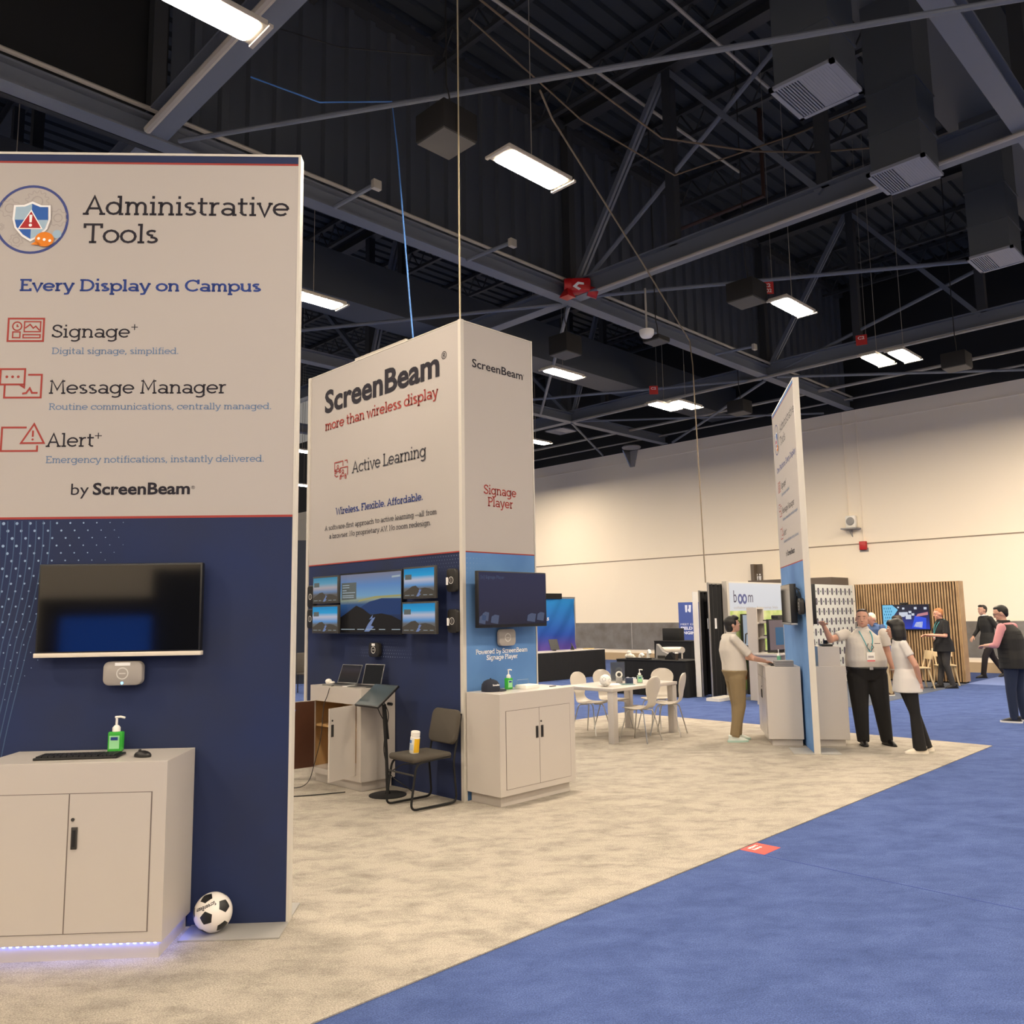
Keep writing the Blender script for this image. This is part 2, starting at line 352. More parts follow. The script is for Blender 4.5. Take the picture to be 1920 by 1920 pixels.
for i, (x0, x1, y0, y1) in enumerate([(5.815, 5.823, -8, 3.24), (12.22, 12.228, -8, 3.4)]):
    Bx('trim_%d' % (i + 1), flat('carpet_seam', 52, 72, 140, 1), None, x0, x1, y0, y1, -.009, -.0065, kind='structure')
WX = 25.5
Bx('wall_far', CREAM, None, WX, WX + .3, -16, 46, -.1, 7.98, kind='structure')
Bx('wall_far_wainscot', WAINS, None, WX - .03, WX, -16, 46, .42, 1.40, kind='structure')
Bx('baseboard_far', flat('tan_base', 190, 166, 132, .7), None, WX - .03, WX, -16, 46, -.01, .27, kind='structure')
mb = MB(); mb.box(WX - .012, WX, -16, 46, 3.755, 3.79)
mb.obj('trim_3', flat('wall_joint', 150, 134, 116, .8), None, kind='structure')
mb = MB(); [mb.box(WX - .02, WX, -16, 46, z, z + .03) for z in (7.55,)]
mb.obj('trim_4', CREAM, None, kind='structure')
mb = MB(); [mb.box(WX - .036, WX - .029, y, y + .02, .42, 1.40) for y in (22.9, 19.2, 15.4, 11.7, 8.0, 4.3)]
mb.obj('trim_5', flat('wainscot_joint', 196, 192, 188, .4), None, kind='structure')
Bx('wall_back', CREAM, None, -16.3, -16, -16, 46, -.1, 7.98, kind='structure')
Bx('wall_near', CREAM, None, -16, 25.5, -13.3, -13, -.1, 7.98, kind='structure')
Bx('wall_upper_far', ROOFD, None, WX, WX + .3, -16, 46, 7.98, 12.2, kind='structure')
# ---------------------------------------------------------------- roof deck (ribs run along x), step wall of corrugated siding, steel
def corrug(n, p, amp, flatf):                            # profile points (u, h)
    out = []
    for i in range(n):
        u = i * p; out += [(u, 0), (u + p * flatf, 0), (u + p * (flatf + .08), amp), (u + p * .92, amp)]
    return out
pr = corrug(110, .36, .09, .62); mb = MB()
vs_ = []; fs_ = []
for u, h in pr: vs_ += [(-8, -6 + u, 12.1 + h), (WX + .3, -6 + u, 12.1 + h)]
for i in range(len(pr) - 1): fs_.append([2 * i, 2 * i + 1, 2 * i + 3, 2 * i + 2])
mb.add(vs_, fs_); mb.obj('ceiling', DECK, None, kind='structure')
pr = corrug(52, .42, .07, .6); vs_ = []; fs_ = []; mb = MB()
for u, h in pr:
    x = 4.15 + u; vs_ += [(x, 10.62 - h, 8.15), (x, 10.62 - h, 12.05)]
for i in range(len(pr) - 1): fs_.append([2 * i, 2 * i + 1, 2 * i + 3, 2 * i + 2])
mb.add(vs_, fs_); mb.obj('wall_step_siding', SIDING, None, kind='structure')
Bx('wall_step_panel', ROOFD, None, -8, 4.1, 10.6, 10.7, 8.0, 12.1, kind='structure')
Bx('ceiling_edge_angle', STEELD, None, 4.1, WX, 10.42, 10.66, 11.68, 11.86, kind='structure')
def ibeam(mb, p0, p1, w, h):                             # beam along x or y at bottom height z
    (x0, y0, z), (x1, y1, _) = p0, p1
    if abs(x1 - x0) > abs(y1 - y0):
        mb.box(x0, x1, y0 - w / 2, y0 + w / 2, z, z + .03); mb.box(x0, x1, y0 - w / 2, y0 + w / 2, z + h - .03, z + h); mb.box(x0, x1, y0 - .02, y0 + .02, z + .03, z + h - .03)
    else:
        mb.box(x0 - w / 2, x0 + w / 2, y0, y1, z, z + .03); mb.box(x0 - w / 2, x0 + w / 2, y0, y1, z + h - .03, z + h); mb.box(x0 - .02, x0 + .02, y0, y1, z + .03, z + h - .03)
BM = [((-8, 10.45, 8.0), (WX, 10.45, 8.0), .26, .30), ((-8, 17.4, 8.0), (WX, 17.4, 8.0), .26, .3), ((-8, 2.4, 8.02), (WX, 2.4, 8.02), .26, .3), ((-8, 24.4, 8.0), (WX, 24.4, 8.0), .26, .3)]
for b in BM: mb = MB(); ibeam(mb, *b); mb.obj('ceiling_beam', STEEL, None, kind='structure')
for x in (3.9, 12.2, 20.2):
    mb = MB(); ibeam(mb, (x, -6, 8.03), (x, 30, 8.03), .27 if x > 4 else .25, .36); mb.obj('ceiling_cross_beam', STEEL, None, kind='structure')
    mb = MB(); ibeam(mb, (x, -6, 11.75), (x, 30, 11.75), .26, .28)
    for y in (-.2, 2.4, 5.15, 7.95, 10.45, 16, 17.4, 21, 24.4): mb.box(x - .09, x + .09, y - .09, y + .09, 8.36, 11.8)
    mb.obj('ceiling_top_chord', STEELD, None, kind='structure')
def bar(name, p0, p1, r, m): return MB().cyl(p0, p1, r, None, 8).obj(name, m, None, kind='structure')
for x in (12.2, 20.2):
    for q in [((x, 10.3, 8.3), (x, 8.05, 11.75)), ((x, 5.2, 8.3), (x, 7.9, 11.7)), ((x, 17.3, 8.3), (x, 16.1, 11.7)), ((x, 17.5, 8.3), (x, 20.9, 11.7))]:
        d = Vector(q[1]) - Vector(q[0]); mb = MB(); s_ = Vector((1, 0, 0)); u_ = d.cross(s_).normalized()
        for k in (-.05, .05): mb.prism([Vector(q[0]) + s_ * (k - .03) + u_ * .05, Vector(q[0]) + s_ * (k + .03) + u_ * .05, Vector(q[0]) + s_ * (k + .03) - u_ * .05, Vector(q[0]) + s_ * (k - .03) - u_ * .05], d)
        mb.obj('ceiling_truss_diagonal', STEEL, None, kind='structure')
for p0, p1, r in [((12.2, 10.2, 8.25), (12.2, 5.05, 11.6), .045), ((20.2, 10.1, 8.1), (20.2, 5.1, 9.4), .045), ((4.15, 10.25, 8.05), (8.6, 1.3, 7.43), .032), ((12.4, 10.1, 8.1), (16.2, 3.9, 8.0), .04),
                  ((12.1, 10.6, 8.0), (8.6, 16.2, 8.0), .04), ((20.2, 10.6, 8.0), (16.5, 17.2, 8.0), .04), ((20.2, 17.4, 8.0), (25.4, 20.3, 8.0), .04), ((12.3, 10.6, 8.0), (18.5, 17.2, 8.0), .04), ((20.3, 10.2, 8.0), (25.4, 4.6, 8.0), .04), ((20.4, 10.6, 8.0), (25.4, 17.0, 8.0), .04), ((20.4, 17.2, 8.05), (25.3, 11.2, 8.0), .035)]:
    bar('ceiling_brace', p0, p1, r, STEEL)
for x in (-.6, 1.7, 6.3, 8.75, 11.3, 13.85, 16.25, 18.6, 22.6, 24.4):                      # open-web joists across the deck
    mb = MB(); y0, y1 = -5, 30
    mb.box(x - .05, x + .05, y0, y1, 11.98, 12.08); mb.box(x - .045, x + .045, y0, y1, 11.42, 11.5)
    y = y0; k = 0
    while y < y1 - .3:
        mb.cyl((x, y, 12.0 if k % 2 else 11.46), (x, y + .32, 11.46 if k % 2 else 12.0), .018, None, 5); y += .32; k += 1
    mb.obj('ceiling_joist', STEELD, None, kind='structure')
# pipes along the beams
def pipe(label, pts, r, m=PIPE, name='conduit_pipe', cat='pipe', n=8):
    o = MB().tube(pts, r, n).obj(name, m, None, smooth=True); return tag(o, label, cat)
pipe('pale thin pipe running along the top of the long roof beam left to right', [(-6, 10.3, 8.36), (25.4, 10.3, 8.36)], .032)
pipe('thick pale pipe along the nearest cross beam at the upper left', [(3.72, -3, 8.0), (3.72, 10.2, 8.0)], .05)
pipe('pale thin pipe along the underside of the middle cross beam', [(12.02, -3, 7.98), (12.02, 9.6, 7.98)], .032)
pipe('pale pipe along the farthest cross beam near the cream wall', [(20.02, -3, 7.97), (20.02, 17.2, 7.97)], .035)
pipe('long pale pipe crossing above the cream wall, high and close to it', [(23.3, -5, 8.2), (23.3, 30, 8.2)], .045)
pipe('thin pipe hung just above the top edge of the cream wall', [(25.1, -5, 8.25), (25.1, 30, 8.25)], .03)
pipe('pale pipe under the roof deck beyond the middle truss', [(7.0, 8.45, 11.3), (15.6, 8.45, 11.3)], .03)
pipe('pale pipe under the roof deck left of the nearest air duct', [(8.4, 6.6, 11.35), (13.6, 6.6, 11.35)], .03)
pipe('rusty sprinkler pipe under the roof deck above the hanging red sign', [(15.0, 7.6, 12.1), (15.0, 7.6, 10.2), (15.0, 9.9, 10.2), (15.0, 9.9, 12.1)], .05, flat('rust_pipe', 66, 42, 32, .6))
pipe('slack brown cable draped along the roof from top centre to the ducts', [(5.6, 6.23, 8.7), (6.8, 6.15, 8.5), (9.3, 6.2, 8.45), (10.8, 5.6, 8.6), (12.0, 5.2, 8.9), (14, 4.4, 9.5)], .014, flat('brown_cable', 110, 92, 72, .7), 'roof_cable', 'cable', 6)
pipe('second slack brown cable sagging along the roof right of the near lamp', [(6.0, 6.6, 8.75), (8, 6.6, 8.35), (10.2, 6.6, 8.4), (12.1, 5.6, 9.4), (13.5, 4.6, 10.2)], .012, MATS['brown_cable'], 'roof_cable', 'cable', 6)
pipe('black power cable dropping from the roof to the black draped booth', [(7.1, 6.5, 8.3), (7.6, 6.75, 8.25), (11.5, 8.2, 7.95), (15.35, 9.72, 7.75), (15.4, 9.7, 7.2), (15.4, 9.62, 2.4)], .014, flat('tan_cable', 120, 106, 86, .6), 'power_cable', 'cable', 6)
pipe('pale wire hanging from the roof straight down to the tower corner', [(5.56, 6.3, 12.0), (5.56, 6.3, 4.87)], .010, flat('beige_wire', 200, 186, 150, .5), 'hanging_wire', 'cable', 6)
pipe('blue network cable hanging from the roof down behind the tower top', [(4.3, 8.6, 8.2), (5.0, 8.2, 8.0), (5.67, 7.65, 8.05), (5.72, 7.6, 7.4), (5.9, 7.6, 5.6), (5.98, 7.6, 4.87)], .010, flat('blue_wire', 70, 120, 190, .5), 'hanging_wire', 'cable', 6)
pipe('thin dark wire slung from the near beam to the ceiling speaker', [(4.1, 8.2, 8.6), (4.9, 7.6, 8.35), (5.6, 6.75, 8.15)], .008, CABLE, 'hanging_wire', 'cable', 6)
for i, (p0, p1, lb) in enumerate([((6.56, 10.2, 8.0), (6.62, 9.3, 8.0), 'leftmost short grey bar with a white clamp sticking out from the long beam'), ((9.26, 10.2, 7.97), (9.34, 9.25, 7.97), 'middle short grey bar with a white clamp sticking out from the long beam'), ((17.4, 10.2, 8.03), (17.56, 9.35, 8.03), 'rightmost short grey bar with a white clamp sticking out from the long beam')]):
    t = thing('beam_outrigger', lb, 'bracket', p0); d_ = Vector(p1) - Vector(p0); MB().cyl((0, .1, 0), d_, .035, None, 8).obj('bar', STEEL, t); MB().box(-.07, .07, -.04, .04, -.09, .05, .01, M=Matrix.Translation(d_)).obj('clamp', PIPE, t)
# ducts: a long main and drops with grilles
o = Bx('main_duct', DUCT, None, 8.0, 24.5, 2.85, 4.1, 10.0, 10.9); tag(o, 'long grey rectangular main air duct high under the roof at the upper right', 'duct')
o = Bx('main_duct', DUCT, None, 2, 25.2, 14.2, 15.2, 8.4, 9.4); tag(o, 'long grey air duct beyond the corrugated step wall, seen under the long beam', 'duct')
GRILL = flat('grille_grey', 128, 132, 144, .5); GRILLD = flat('grille_slot', 30, 32, 38, .7)
def drop(x0, x1, y0, y1, zb, zt, label):
    t = thing('air_duct_drop', label, 'duct', ((x0 + x1) / 2, (y0 + y1) / 2, zb), group='duct drops with bottom grilles'); w = (x1 - x0) / 2; d = (y1 - y0) / 2
    mb = MB(); mb.box(-w + .05, w - .05, -d + .05, d - .05, .03, zt - zb); [mb.box(-w + .035, w - .035, -d + .035, d - .035, z, z + .03) for z in (.55, 1.15) if z < zt - zb - .1]
    mb.obj('duct_shaft', DUCT, t)
    g = MB(); g.box(-w, w, -d, -d + .05, 0, .04); g.box(-w, w, d - .05, d, 0, .04); g.box(-w, -w + .05, -d, d, 0, .04); g.box(w - .05, w, -d, d, 0, .04)
    g = g.obj('grille', GRILL, t)
    s = MB(); n = 20
    for i in range(n):
        yy = -d + .05 + (2 * d - .1) * i / n; s.box(-w + .05, w - .05, yy, yy + (2 * d - .1) / n * (.55 if i > n / 2 else .97), .008, .02)
    s.obj('louvers', GRILL, g); Bx('duct_opening', GRILLD, g, -w + .05, w - .05, -d + .05, d - .05, .026, .03)
drop(8.16, 8.96, 3.27, 4.01, 7.55, 10.0, 'nearest grey duct drop with a slatted grille, top right')
drop(10.81, 11.59, 3.26, 4.0, 7.55, 10.0, 'second grey duct drop with a slatted grille, just right of the nearest one')
drop(14.74, 15.57, 3.24, 3.94, 7.55, 10.0, 'third grey duct drop with a grille, at the right edge of the picture')
drop(20.5, 21.3, 18.1, 18.9, 8.0, 11.9, 'far grey duct drop just right of the tower top')
# ---------------------------------------------------------------- lamps
DIFF = mat('lamp_diffuser', (1, 1, 1, 1), .5, emit=(*LAMP_COLOR, 1), es=LAMP_POWER)
LHOUS = flat('lamp_housing', 200, 192, 178, .4); WIRE = flat('lamp_wire', 150, 144, 132, .5)
lamp0 = None
def lamp(x, y, z, label, top=None):
    global lamp0
    t = thing('hanging_lamp', label, 'lamp', (x, y, z), group='long LED lamps hung from the roof')
    h = MB().box(-.54, .54, -.17, .17, .012, .07, .008).obj('lamp_housing', LHOUS, t, smooth=True)
    [Bx('end_bracket', LHOUS, h, q, q + .04, -.19, .19, 0, .03) for q in (-.58, .54)]
    d = MB(); pts = []
    for cx, cy, a0 in ((.43, .10, 0), (-.43, .10, 90), (-.43, -.10, 180), (.43, -.10, 270)): pts += [(cx + .05 * math.cos(R(a0 + k * 22.5)), cy + .05 * math.sin(R(a0 + k * 22.5)), 0) for k in range(5)]
    d.prism(pts, (0, 0, .012)).obj('diffuser', DIFF, t)
    MB().cyl((.0, 0, .07), (0, 0, (top or 12.13) - z), .006, None, 6).obj('hanging_wire', WIRE, t)
    return t
for x, y, z, lb in [(2.74, 6.42, 7.0, 'hanging LED lamp at the top left edge above the left sign'), (6.72, 6.31, 7.0, 'large lit LED lamp hanging top centre, right of the ceiling speaker'),
    (13.25, 6.3, 7.0, 'lit LED lamp under the red C2 302 sign'), (6.98, 11.56, 7.0, 'lit LED lamp half hidden behind the left sign, upper right edge'), (13.27, 11.65, 7.0, 'lit LED lamp beside the top of the white tower'),
    (17.38, 11.85, 7.0, 'left lamp of the close pair hanging above the restroom sign'), (17.66, 11.39, 7.0, 'right lamp of the close pair hanging above the restroom sign'),
    (17.5, 6.52, 7.0, 'left lamp of the close pair at the right, above the far cream wall'), (17.62, 6.02, 7.0, 'right lamp of the close pair at the right, above the far cream wall'),
    (13.47, 22.84, 7.0, 'small distant lamp seen through the gap left of the tower, higher of two'), (17.12, 28.87, 7.0, 'small distant lamp seen through the gap left of the tower, lower of two'), (18.04, 17.01, 7.0, 'small distant lamp at the right edge of the white tower')]:
    lamp(x, y, z, lb)
for x, y in [(-8, 6.4), (-3, 6.4), (-8, -9.5), (-2, -9.5), (4, -9.5), (-13, -3), (-13, 3), (21.4, 3.9), (-8, 1), (-3, 1), (2.74, .9), (7.2, .6), (13.2, .6), (19, .6), (2.74, 12.2), (-3, 12.2), (-3, -4.5), (3, -4.5), (10, -4.5), (17, -4.5), (22.3, .8), (7, 17.2), (13.3, 17.2), (22.4, 22.2), (7, 23), (18, 23), (22.5, 29)]:  # unseen lamps carry on the grid; several are added only to brighten the walls
    lamp(x, y, 7.0, 'LED lamp of the same row hanging outside the picture', 9.98 if (x, y) == (21.4, 3.9) else None)
# boards with hall numbers
def hall_sign(x, y, z, rz, label, rows):
    t = thing('hall_sign', label, 'sign', (x, y, z), rz); Bx('sign_board', REDSIGN, t, -.11, .11, -.004, .004, 0, .22)
    words(t, 'sign_lettering', WHITEINK, rows, lambda u, v: (u, -.006, v)); MB().cyl((.09, 0, .22), (.09, 0, 11.9 - z), .004, None, 5).obj('hanging_wire', WIRE, t)
A45 = R(-48)
hall_sign(13.0, 6.62, 7.28, A45, 'red hanging sign with white C2 302 above a lit lamp', [('C2', -.07, .06, .125, .062, 'bold', .02), ('302', -.07, .075, .03, .062, 'bold', .02)])
hall_sign(17.1, 11.95, 7.30, A45, 'small red hanging number sign above the lamp pair in the centre', [('C2', -.07, .06, .125, .062, 'bold', .02)])
hall_sign(17.2, 6.7, 7.32, R(-70), 'small red hanging number sign above the lamp pair at the right', [('C2', -.07, .06, .125, .062, 'bold', .02)])
# ceiling loudspeakers
SPK = flat('speaker_box', 30, 28, 26, .8); SPKG = flat('speaker_grille', 84, 82, 78, .6)
def ceil_speaker(x, y, z, s, label, h=.34):
    t = thing('ceiling_speaker', label, 'speaker', (x, y, z), group='box loudspeakers hung from the roof')
    Bx('speaker_cabinet', SPK, t, -s, s, -s, s, .02, h, .01); Bx('speaker_grille', SPKG, t, -s * .94, s * .94, -s * .94, s * .94, 0, .02)
    MB().tube(bend([(.05, 0, h), (.05, 0, h + .25), (0, 0, h + .35), (0, 0, 11.9 - z)], .1), .01, 6).obj('cable', CABLE, t)
ceil_speaker(5.62, 6.57, 7.0, .245, 'black box ceiling speaker with a grey grille hanging above the tower'); ceil_speaker(12.45, 6.72, 7.0, .25, 'black box ceiling speaker left of the C2 302 lamp')
ceil_speaker(12.32, 10.73, 7.0, .24, 'black box ceiling speaker above the lamp beside the tower', .4); ceil_speaker(13.03, 9.0, 7.0, .19, 'slim pale ceiling speaker beside the round dome on the beam', .1)
ceil_speaker(19.55, 10.93, 7.0, .24, 'distant box speaker left of the tall right sign'); ceil_speaker(19.47, 5.56, 7.0, .25, 'distant box speaker at the far right below the paired lamps')
t = thing('dome_camera', 'round white dome fixture under the long beam', 'camera', (12.72, 9.0, 7.02)); MB().lathe([(.02, 0), (.10, .02), (.13, .06), (.14, .10), (.14, .16)], n=20).obj('dome', WHITEPL, t, smooth=True); MB().cyl((0, 0, .16), (0, 0, 1.0), .02).obj('stem', PIPE, t)
t = thing('beam_fixture', 'bright red device with a white mark fixed where the roof beams cross', 'fixture', (12.0, 10.05, 7.98), R(-45))
mb = MB(); mb.cyl((-.16, 0, .22), (-.30, 0, .22), .15, .13, 18); mb.box(-.18, .22, -.12, .16, .06, .34, .05); mb.cyl((.18, 0, .10), (.36, 0, .04), .10, .11, 16); mb.obj('body', RED, t, smooth=True)
MB().lathe([(.05, .16), (.07, .10), (.15, -.02), (.16, -.05)], (-.24, -.05, 0), 4).obj('horn', RED, t)
mb = MB(); mb.prism([(-.14, -.125, .15), (-.04, -.125, .24), (.08, -.125, .22), (.08, -.125, .18), (-.02, -.125, .19), (-.06, -.125, .15), (.02, -.125, .10), (-.02, -.125, .07)], (0, -.01, 0)); mb.obj('white_mark', WHITEINK, t)
# things on the far wall
t = thing('wall_horn', 'white wall speaker on a small shelf high on the far cream wall', 'speaker', (WX, 10.6, 4.2), R(90))
Bx('housing', WHITEPL, t, -.16, .16, .0, .16, .08, .46, .03); Bx('shelf', GREYPL, t, -.26, .24, 0, .34, .03, .07); MB().lathe([(.13, 0), (.11, .03), (.05, .04)], n=18, M=Matrix.Translation((0, .16, .28)) @ Matrix.Rotation(R(-90), 4, 'X')).obj('speaker_cone', GREYPL, t, smooth=True); MB().prism([(0, .02, .03), (0, .3, .03), (0, .02, -.2)], (.02, 0, 0)).obj('bracket', GREYPL, t)
t = thing('fire_alarm', 'small red fire alarm on the far wall under the wall joint', 'alarm', (WX, 10.29, 3.52), R(90)); Bx('alarm_box', RED, t, -.10, .10, 0, .12, .06, .32, .01); Bx('back_plate', GREYPL, t, -.13, .13, 0, .02, 0, .12)
for i, (y, z0) in enumerate([(10.70, 4.66), (10.28, 3.84)]):
    o = MB().cyl((WX - .02, y, z0), (WX - .02, y, 7.95), .016, None, 6).obj('wall_conduit', CREAM, None); tag(o, 'thin cream conduit running down the far wall to the %s' % ('white wall speaker', 'red fire alarm')[i], 'pipe')
t = thing('wall_speaker_bracket', 'grey angled bracket with loudspeaker under the wall top, right of the tower', 'speaker', (WX, 19.0, 7.35), R(90))
MB().prism([(-.35, 0, .62), (-.18, 0, .0), (.02, 0, 0), (.30, 0, .62)], (0, .06, 0)).obj('back_plate', GREYPL, t); MB().prism([(-.02, .06, .6), (-.02, .5, .6), (-.02, .06, .02)], (.04, 0, 0)).obj('bracket', SILVER, t); MB().lathe([(.34, 0), (.36, .05), (.3, .1)], (-.45, .55, .6), 24).obj('saucer', GREYPL, t, smooth=True)
t = thing('restroom_sign', 'dark blade sign with three white figures on the far wall', 'sign', (WX, 13.9, 2.55), R(0))
mb = MB(); mb.prism([(-.24, 0, 0), (.0, 0, 0), (.0, 0, .78), (-.24, 0, .78)], (0, .12, 0)); mb.obj('sign_blade', flat('sign_brown', 104, 92, 80, .5), t)
mb = MB(); mb.prism([(-.02, -.20, 0), (-.02, .20, 0), (-.02, .20, .78), (-.02, -.20, .78)], (-.03, 0, 0)); mb.obj('sign_face', MATS['sign_brown'], t)
mb = MB()
for k in (-.11, 0, .11): disc(mb, k, .43, .03, lambda u, v: (-.053, -u, v)); mb.poly([(-.053, -k - .045, .38), (-.053, -k + .045, .38), (-.053, -k + .02, .1), (-.053, -k - .02, .1)])
mb.obj('figures', WHITEINK, t)
t = thing('entrance_soffit', 'dark soffit strip with small round lights behind the tall right sign', 'soffit', (WX, 11.9, 2.45), 0)
Bx('soffit_panel', flat('soffit_brown', 96, 84, 74, .6), t, -1.2, 0, -1.05, 1.7, 0, .30)
mb = MB(); [mb.cyl((x, y, -.01), (x, y, .0), .07) for x, y in ((-.9, -.6), (-.9, .2), (-.9, 1.6), (-.5, -.3), (-.4, .9))]; mb.obj('downlight', mat('downlight', (1, 1, 1, 1), .5, emit=(1, .9, .75, 1), es=6), t)
# ---------------------------------------------------------------- tall sign panels and the tower
PH, PW = 4.855, 2.43                                     # height of the panels, height where navy meets white
def wave_dots(t, name, fn, rows, m, fade):
    mb = MB()
    for (u, v, r) in rows: disc(mb, u, v, r, fn, 8)
    return mb.obj(name, m, t)
def emblem(t, fn, fo, cx, cz, r):
    """round emblem: ring, gears, quartered shield, warning triangle, speech bubble; fn, fo(k): points at growing height above the print"""
    e = MB(); strokes(e, [ring(cx, cz, r * .955, 48)], r * .07, fo(0)); e = e.obj('emblem_ring', flat('ink_ring', 58, 70, 130, .8), t)
    g = MB()
    def gear(x, y, q, n, hub=True):
        p = []
        for i in range(n * 4):
            a = 2 * PI * i / (n * 4); rr = q if (i // 2) % 2 else q * .78
            p.append((cx + r * x + r * rr * math.cos(a), cz + r * y + r * rr * math.sin(a)))
        strokes(g, [p + p[:1]], r * .022, fo(0)); strokes(g, [ring(cx + r * x, cz + r * y, r * q * .45, 16)], r * .03, fo(0))
    gear(.12, .52, .32, 12); gear(-.60, .32, .27, 7); gear(.70, .05, .25, 7); gear(-.82, -.22, .10, 8); gear(-.38, -.60, .19, 7)
    g.obj('emblem_gears', GREYINK, e)
    def sh(k, q=None):
        c = [(-.50, .42), (-.22, .43), (0, .53), (.25, .42), (.50, .42), (.52, 0), (.44, -.28), (.25, -.50), (0, -.65), (-.24, -.50), (-.45, -.25), (-.52, 0)]
        return [(cx + r * (x * k), cz + r * ((y + .06) * k - .06)) for x, y in c]
    s_ = MB(); p = sh(1.0); s_.mi = 0; s_.poly([fo(1)(*q) for q in p]); s_.mi = 1; strokes(s_, [p + p[:1]], r * .022, fo(2))
    def clip(pts, sx, sz):                               # keep the quarter of the shield
        def half(P, f):
            o = []
            for i in range(len(P)):
                a, b = P[i - 1], P[i]; fa, fb = f(a), f(b)
                if (fa >= 0) != (fb >= 0): k = fa / (fa - fb); o.append((a[0] + (b[0] - a[0]) * k, a[1] + (b[1] - a[1]) * k))
                if fb >= 0: o.append(b)
            return o
        return half(half(pts, lambda q: sx * (q[0] - cx)), lambda q: sz * (q[1] - cz + .02 * r))
    for sx, sz, mi in ((-1, 1, 2), (1, 1, 3), (-1, -1, 3), (1, -1, 2)): s_.mi = mi; s_.poly([fo(3)(*q) for q in clip(sh(.86), sx, sz)])
    s_.obj('emblem_shield', [WHITEINK, GREYINK, PALEBLUE, MIDBLUE], e)
    w = MB(); w.mi = 1; w.poly([fo(4)(cx + r * x, cz + r * y) for x, y in ((-.35, -.29), (.32, -.29), (-.01, .28))]); w.mi = 0; w.poly([fo(5)(cx + r * x, cz + r * y) for x, y in ((-.30, -.26), (.27, -.26), (-.01, .22))])
    w.mi = 1; w.poly([fo(6)(cx + r * x, cz + r * y) for x, y in ((-.05, .12), (.03, .12), (.02, -.10), (-.04, -.10))]); disc(w, cx - .01 * r, cz - .18 * r, .045 * r, fo(6))
    w.obj('emblem_warning', [DKRED, WHITEINK], e)
    b = MB(); b.mi = 1; disc(b, cx + .70 * r, cz - .42 * r, .12 * r, fo(1), 16); b.mi = 0; disc(b, cx + .38 * r, cz - .58 * r, .25 * r, fo(5), 24, .21 * r); b.poly([fo(5)(cx + r * x, cz + r * y) for x, y in ((.18, -.62), (.30, -.75), (.02, -.73))])
    b.mi = 2; [disc(b, cx + x * r, cz + y * r, .04 * r, fo(6)) for x, y in ((.23, -.56), (.38, -.59), (.53, -.62))]
    b.obj('emblem_speech_bubble', [ORANGE, PALEBLUE, WHITEINK], e)
def icons(t, fn, X, Z):
    w = .012
    m = MB(); strokes(m, [rect(X, X + .22, Z[0], Z[0] + .148)], w, fn); strokes(m, [ring(X + .055, Z[0] + .098, .028, 16), [(X + .055, Z[0] + .11), (X + .055, Z[0] + .096), (X + .064, Z[0] + .096)], rect(X + .10, X + .20, Z[0] + .062, Z[0] + .128), [(X + .105, Z[0] + .085), (X + .135, Z[0] + .11), (X + .155, Z[0] + .085), (X + .17, Z[0] + .098), (X + .195, Z[0] + .07)], rect(X + .03, X + .075, Z[0] + .022, Z[0] + .06), rect(X + .095, X + .20, Z[0] + .022, Z[0] + .042)], w * .7, fn)
    m.obj('display_icon', REDINK, t)
    m = MB(); x = X - .03; z = Z[1]; strokes(m, [rect(x, x + .15, z + .085, z + .185), [(x + .03, z + .08), (x + .03, z), (x + .255, z), (x + .255, z + .148), (x + .17, z + .148)], [(x + .12, z + .085), (x + .15, z + .065), (x + .15, z + .09)], [(x + .14, z + .025), (x + .165, z + .03), (x + .185, z + .06), (x + .20, z + .03), (x + .235, z + .03)]], w, fn); [disc(m, x + q, z + .135, .009, fn, 10) for q in (.04, .075, .11)]
    m.obj('message_icon', REDINK, t)
    m = MB(); x = X; z = Z[2]; strokes(m, [[(x + .15, z + .15), (x, z + .15), (x, z), (x + .22, z), (x + .22, z + .035)], [(x + .12, z + .05), (x + .26, z + .05), (x + .195, z + .172), (x + .12, z + .05)], [(x + .19, z + .13), (x + .19, z + .09)]], w, fn); disc(m, x + .19, z + .073, .007, fn, 10)
    m.obj('alert_icon', REDINK, t)
def frame_parts(t, x0, x1, th, h):
    for a, b in ((x0, x0 + .016), (x1 - .016, x1)): Bx('side_frame', FRAME, t, a, b, 0, th, 0, h)
    Bx('top_frame', FRAME, t, x0 + .016, x1 - .016, 0, th, h - .016, h)
def admin_panel(t, x0, x1, th, sub, lower, fnk, rows_b):
    """x to the right along the face, y into the panel"""
    fn = fnk
    frame_parts(t, x0, x1, th, PH)
    a, b = x0 + .016, x1 - .016
    Bx('white_print', WHITE_FAB, t, a, b, .004, th - .004, PW, PH - .016)
    Bx('lower_print', lower, t, a, b, .004, th - .004, .0, PW)
    f0 = lambda k: (lambda u, v: (u, .003 - .0012 * k, v))
    for z, hh, m, nm in ((4.79, .05, lower, 'top_band'), (4.778, .014, REDINK, 'red_rule'), (PW, .014, REDINK, 'red_rule')):
        mb = MB(); mb.poly([f0(0)(u, v) for u, v in rect(a, b, z, z + hh)[:-1]]); mb.obj(nm, m, t)
    return f0
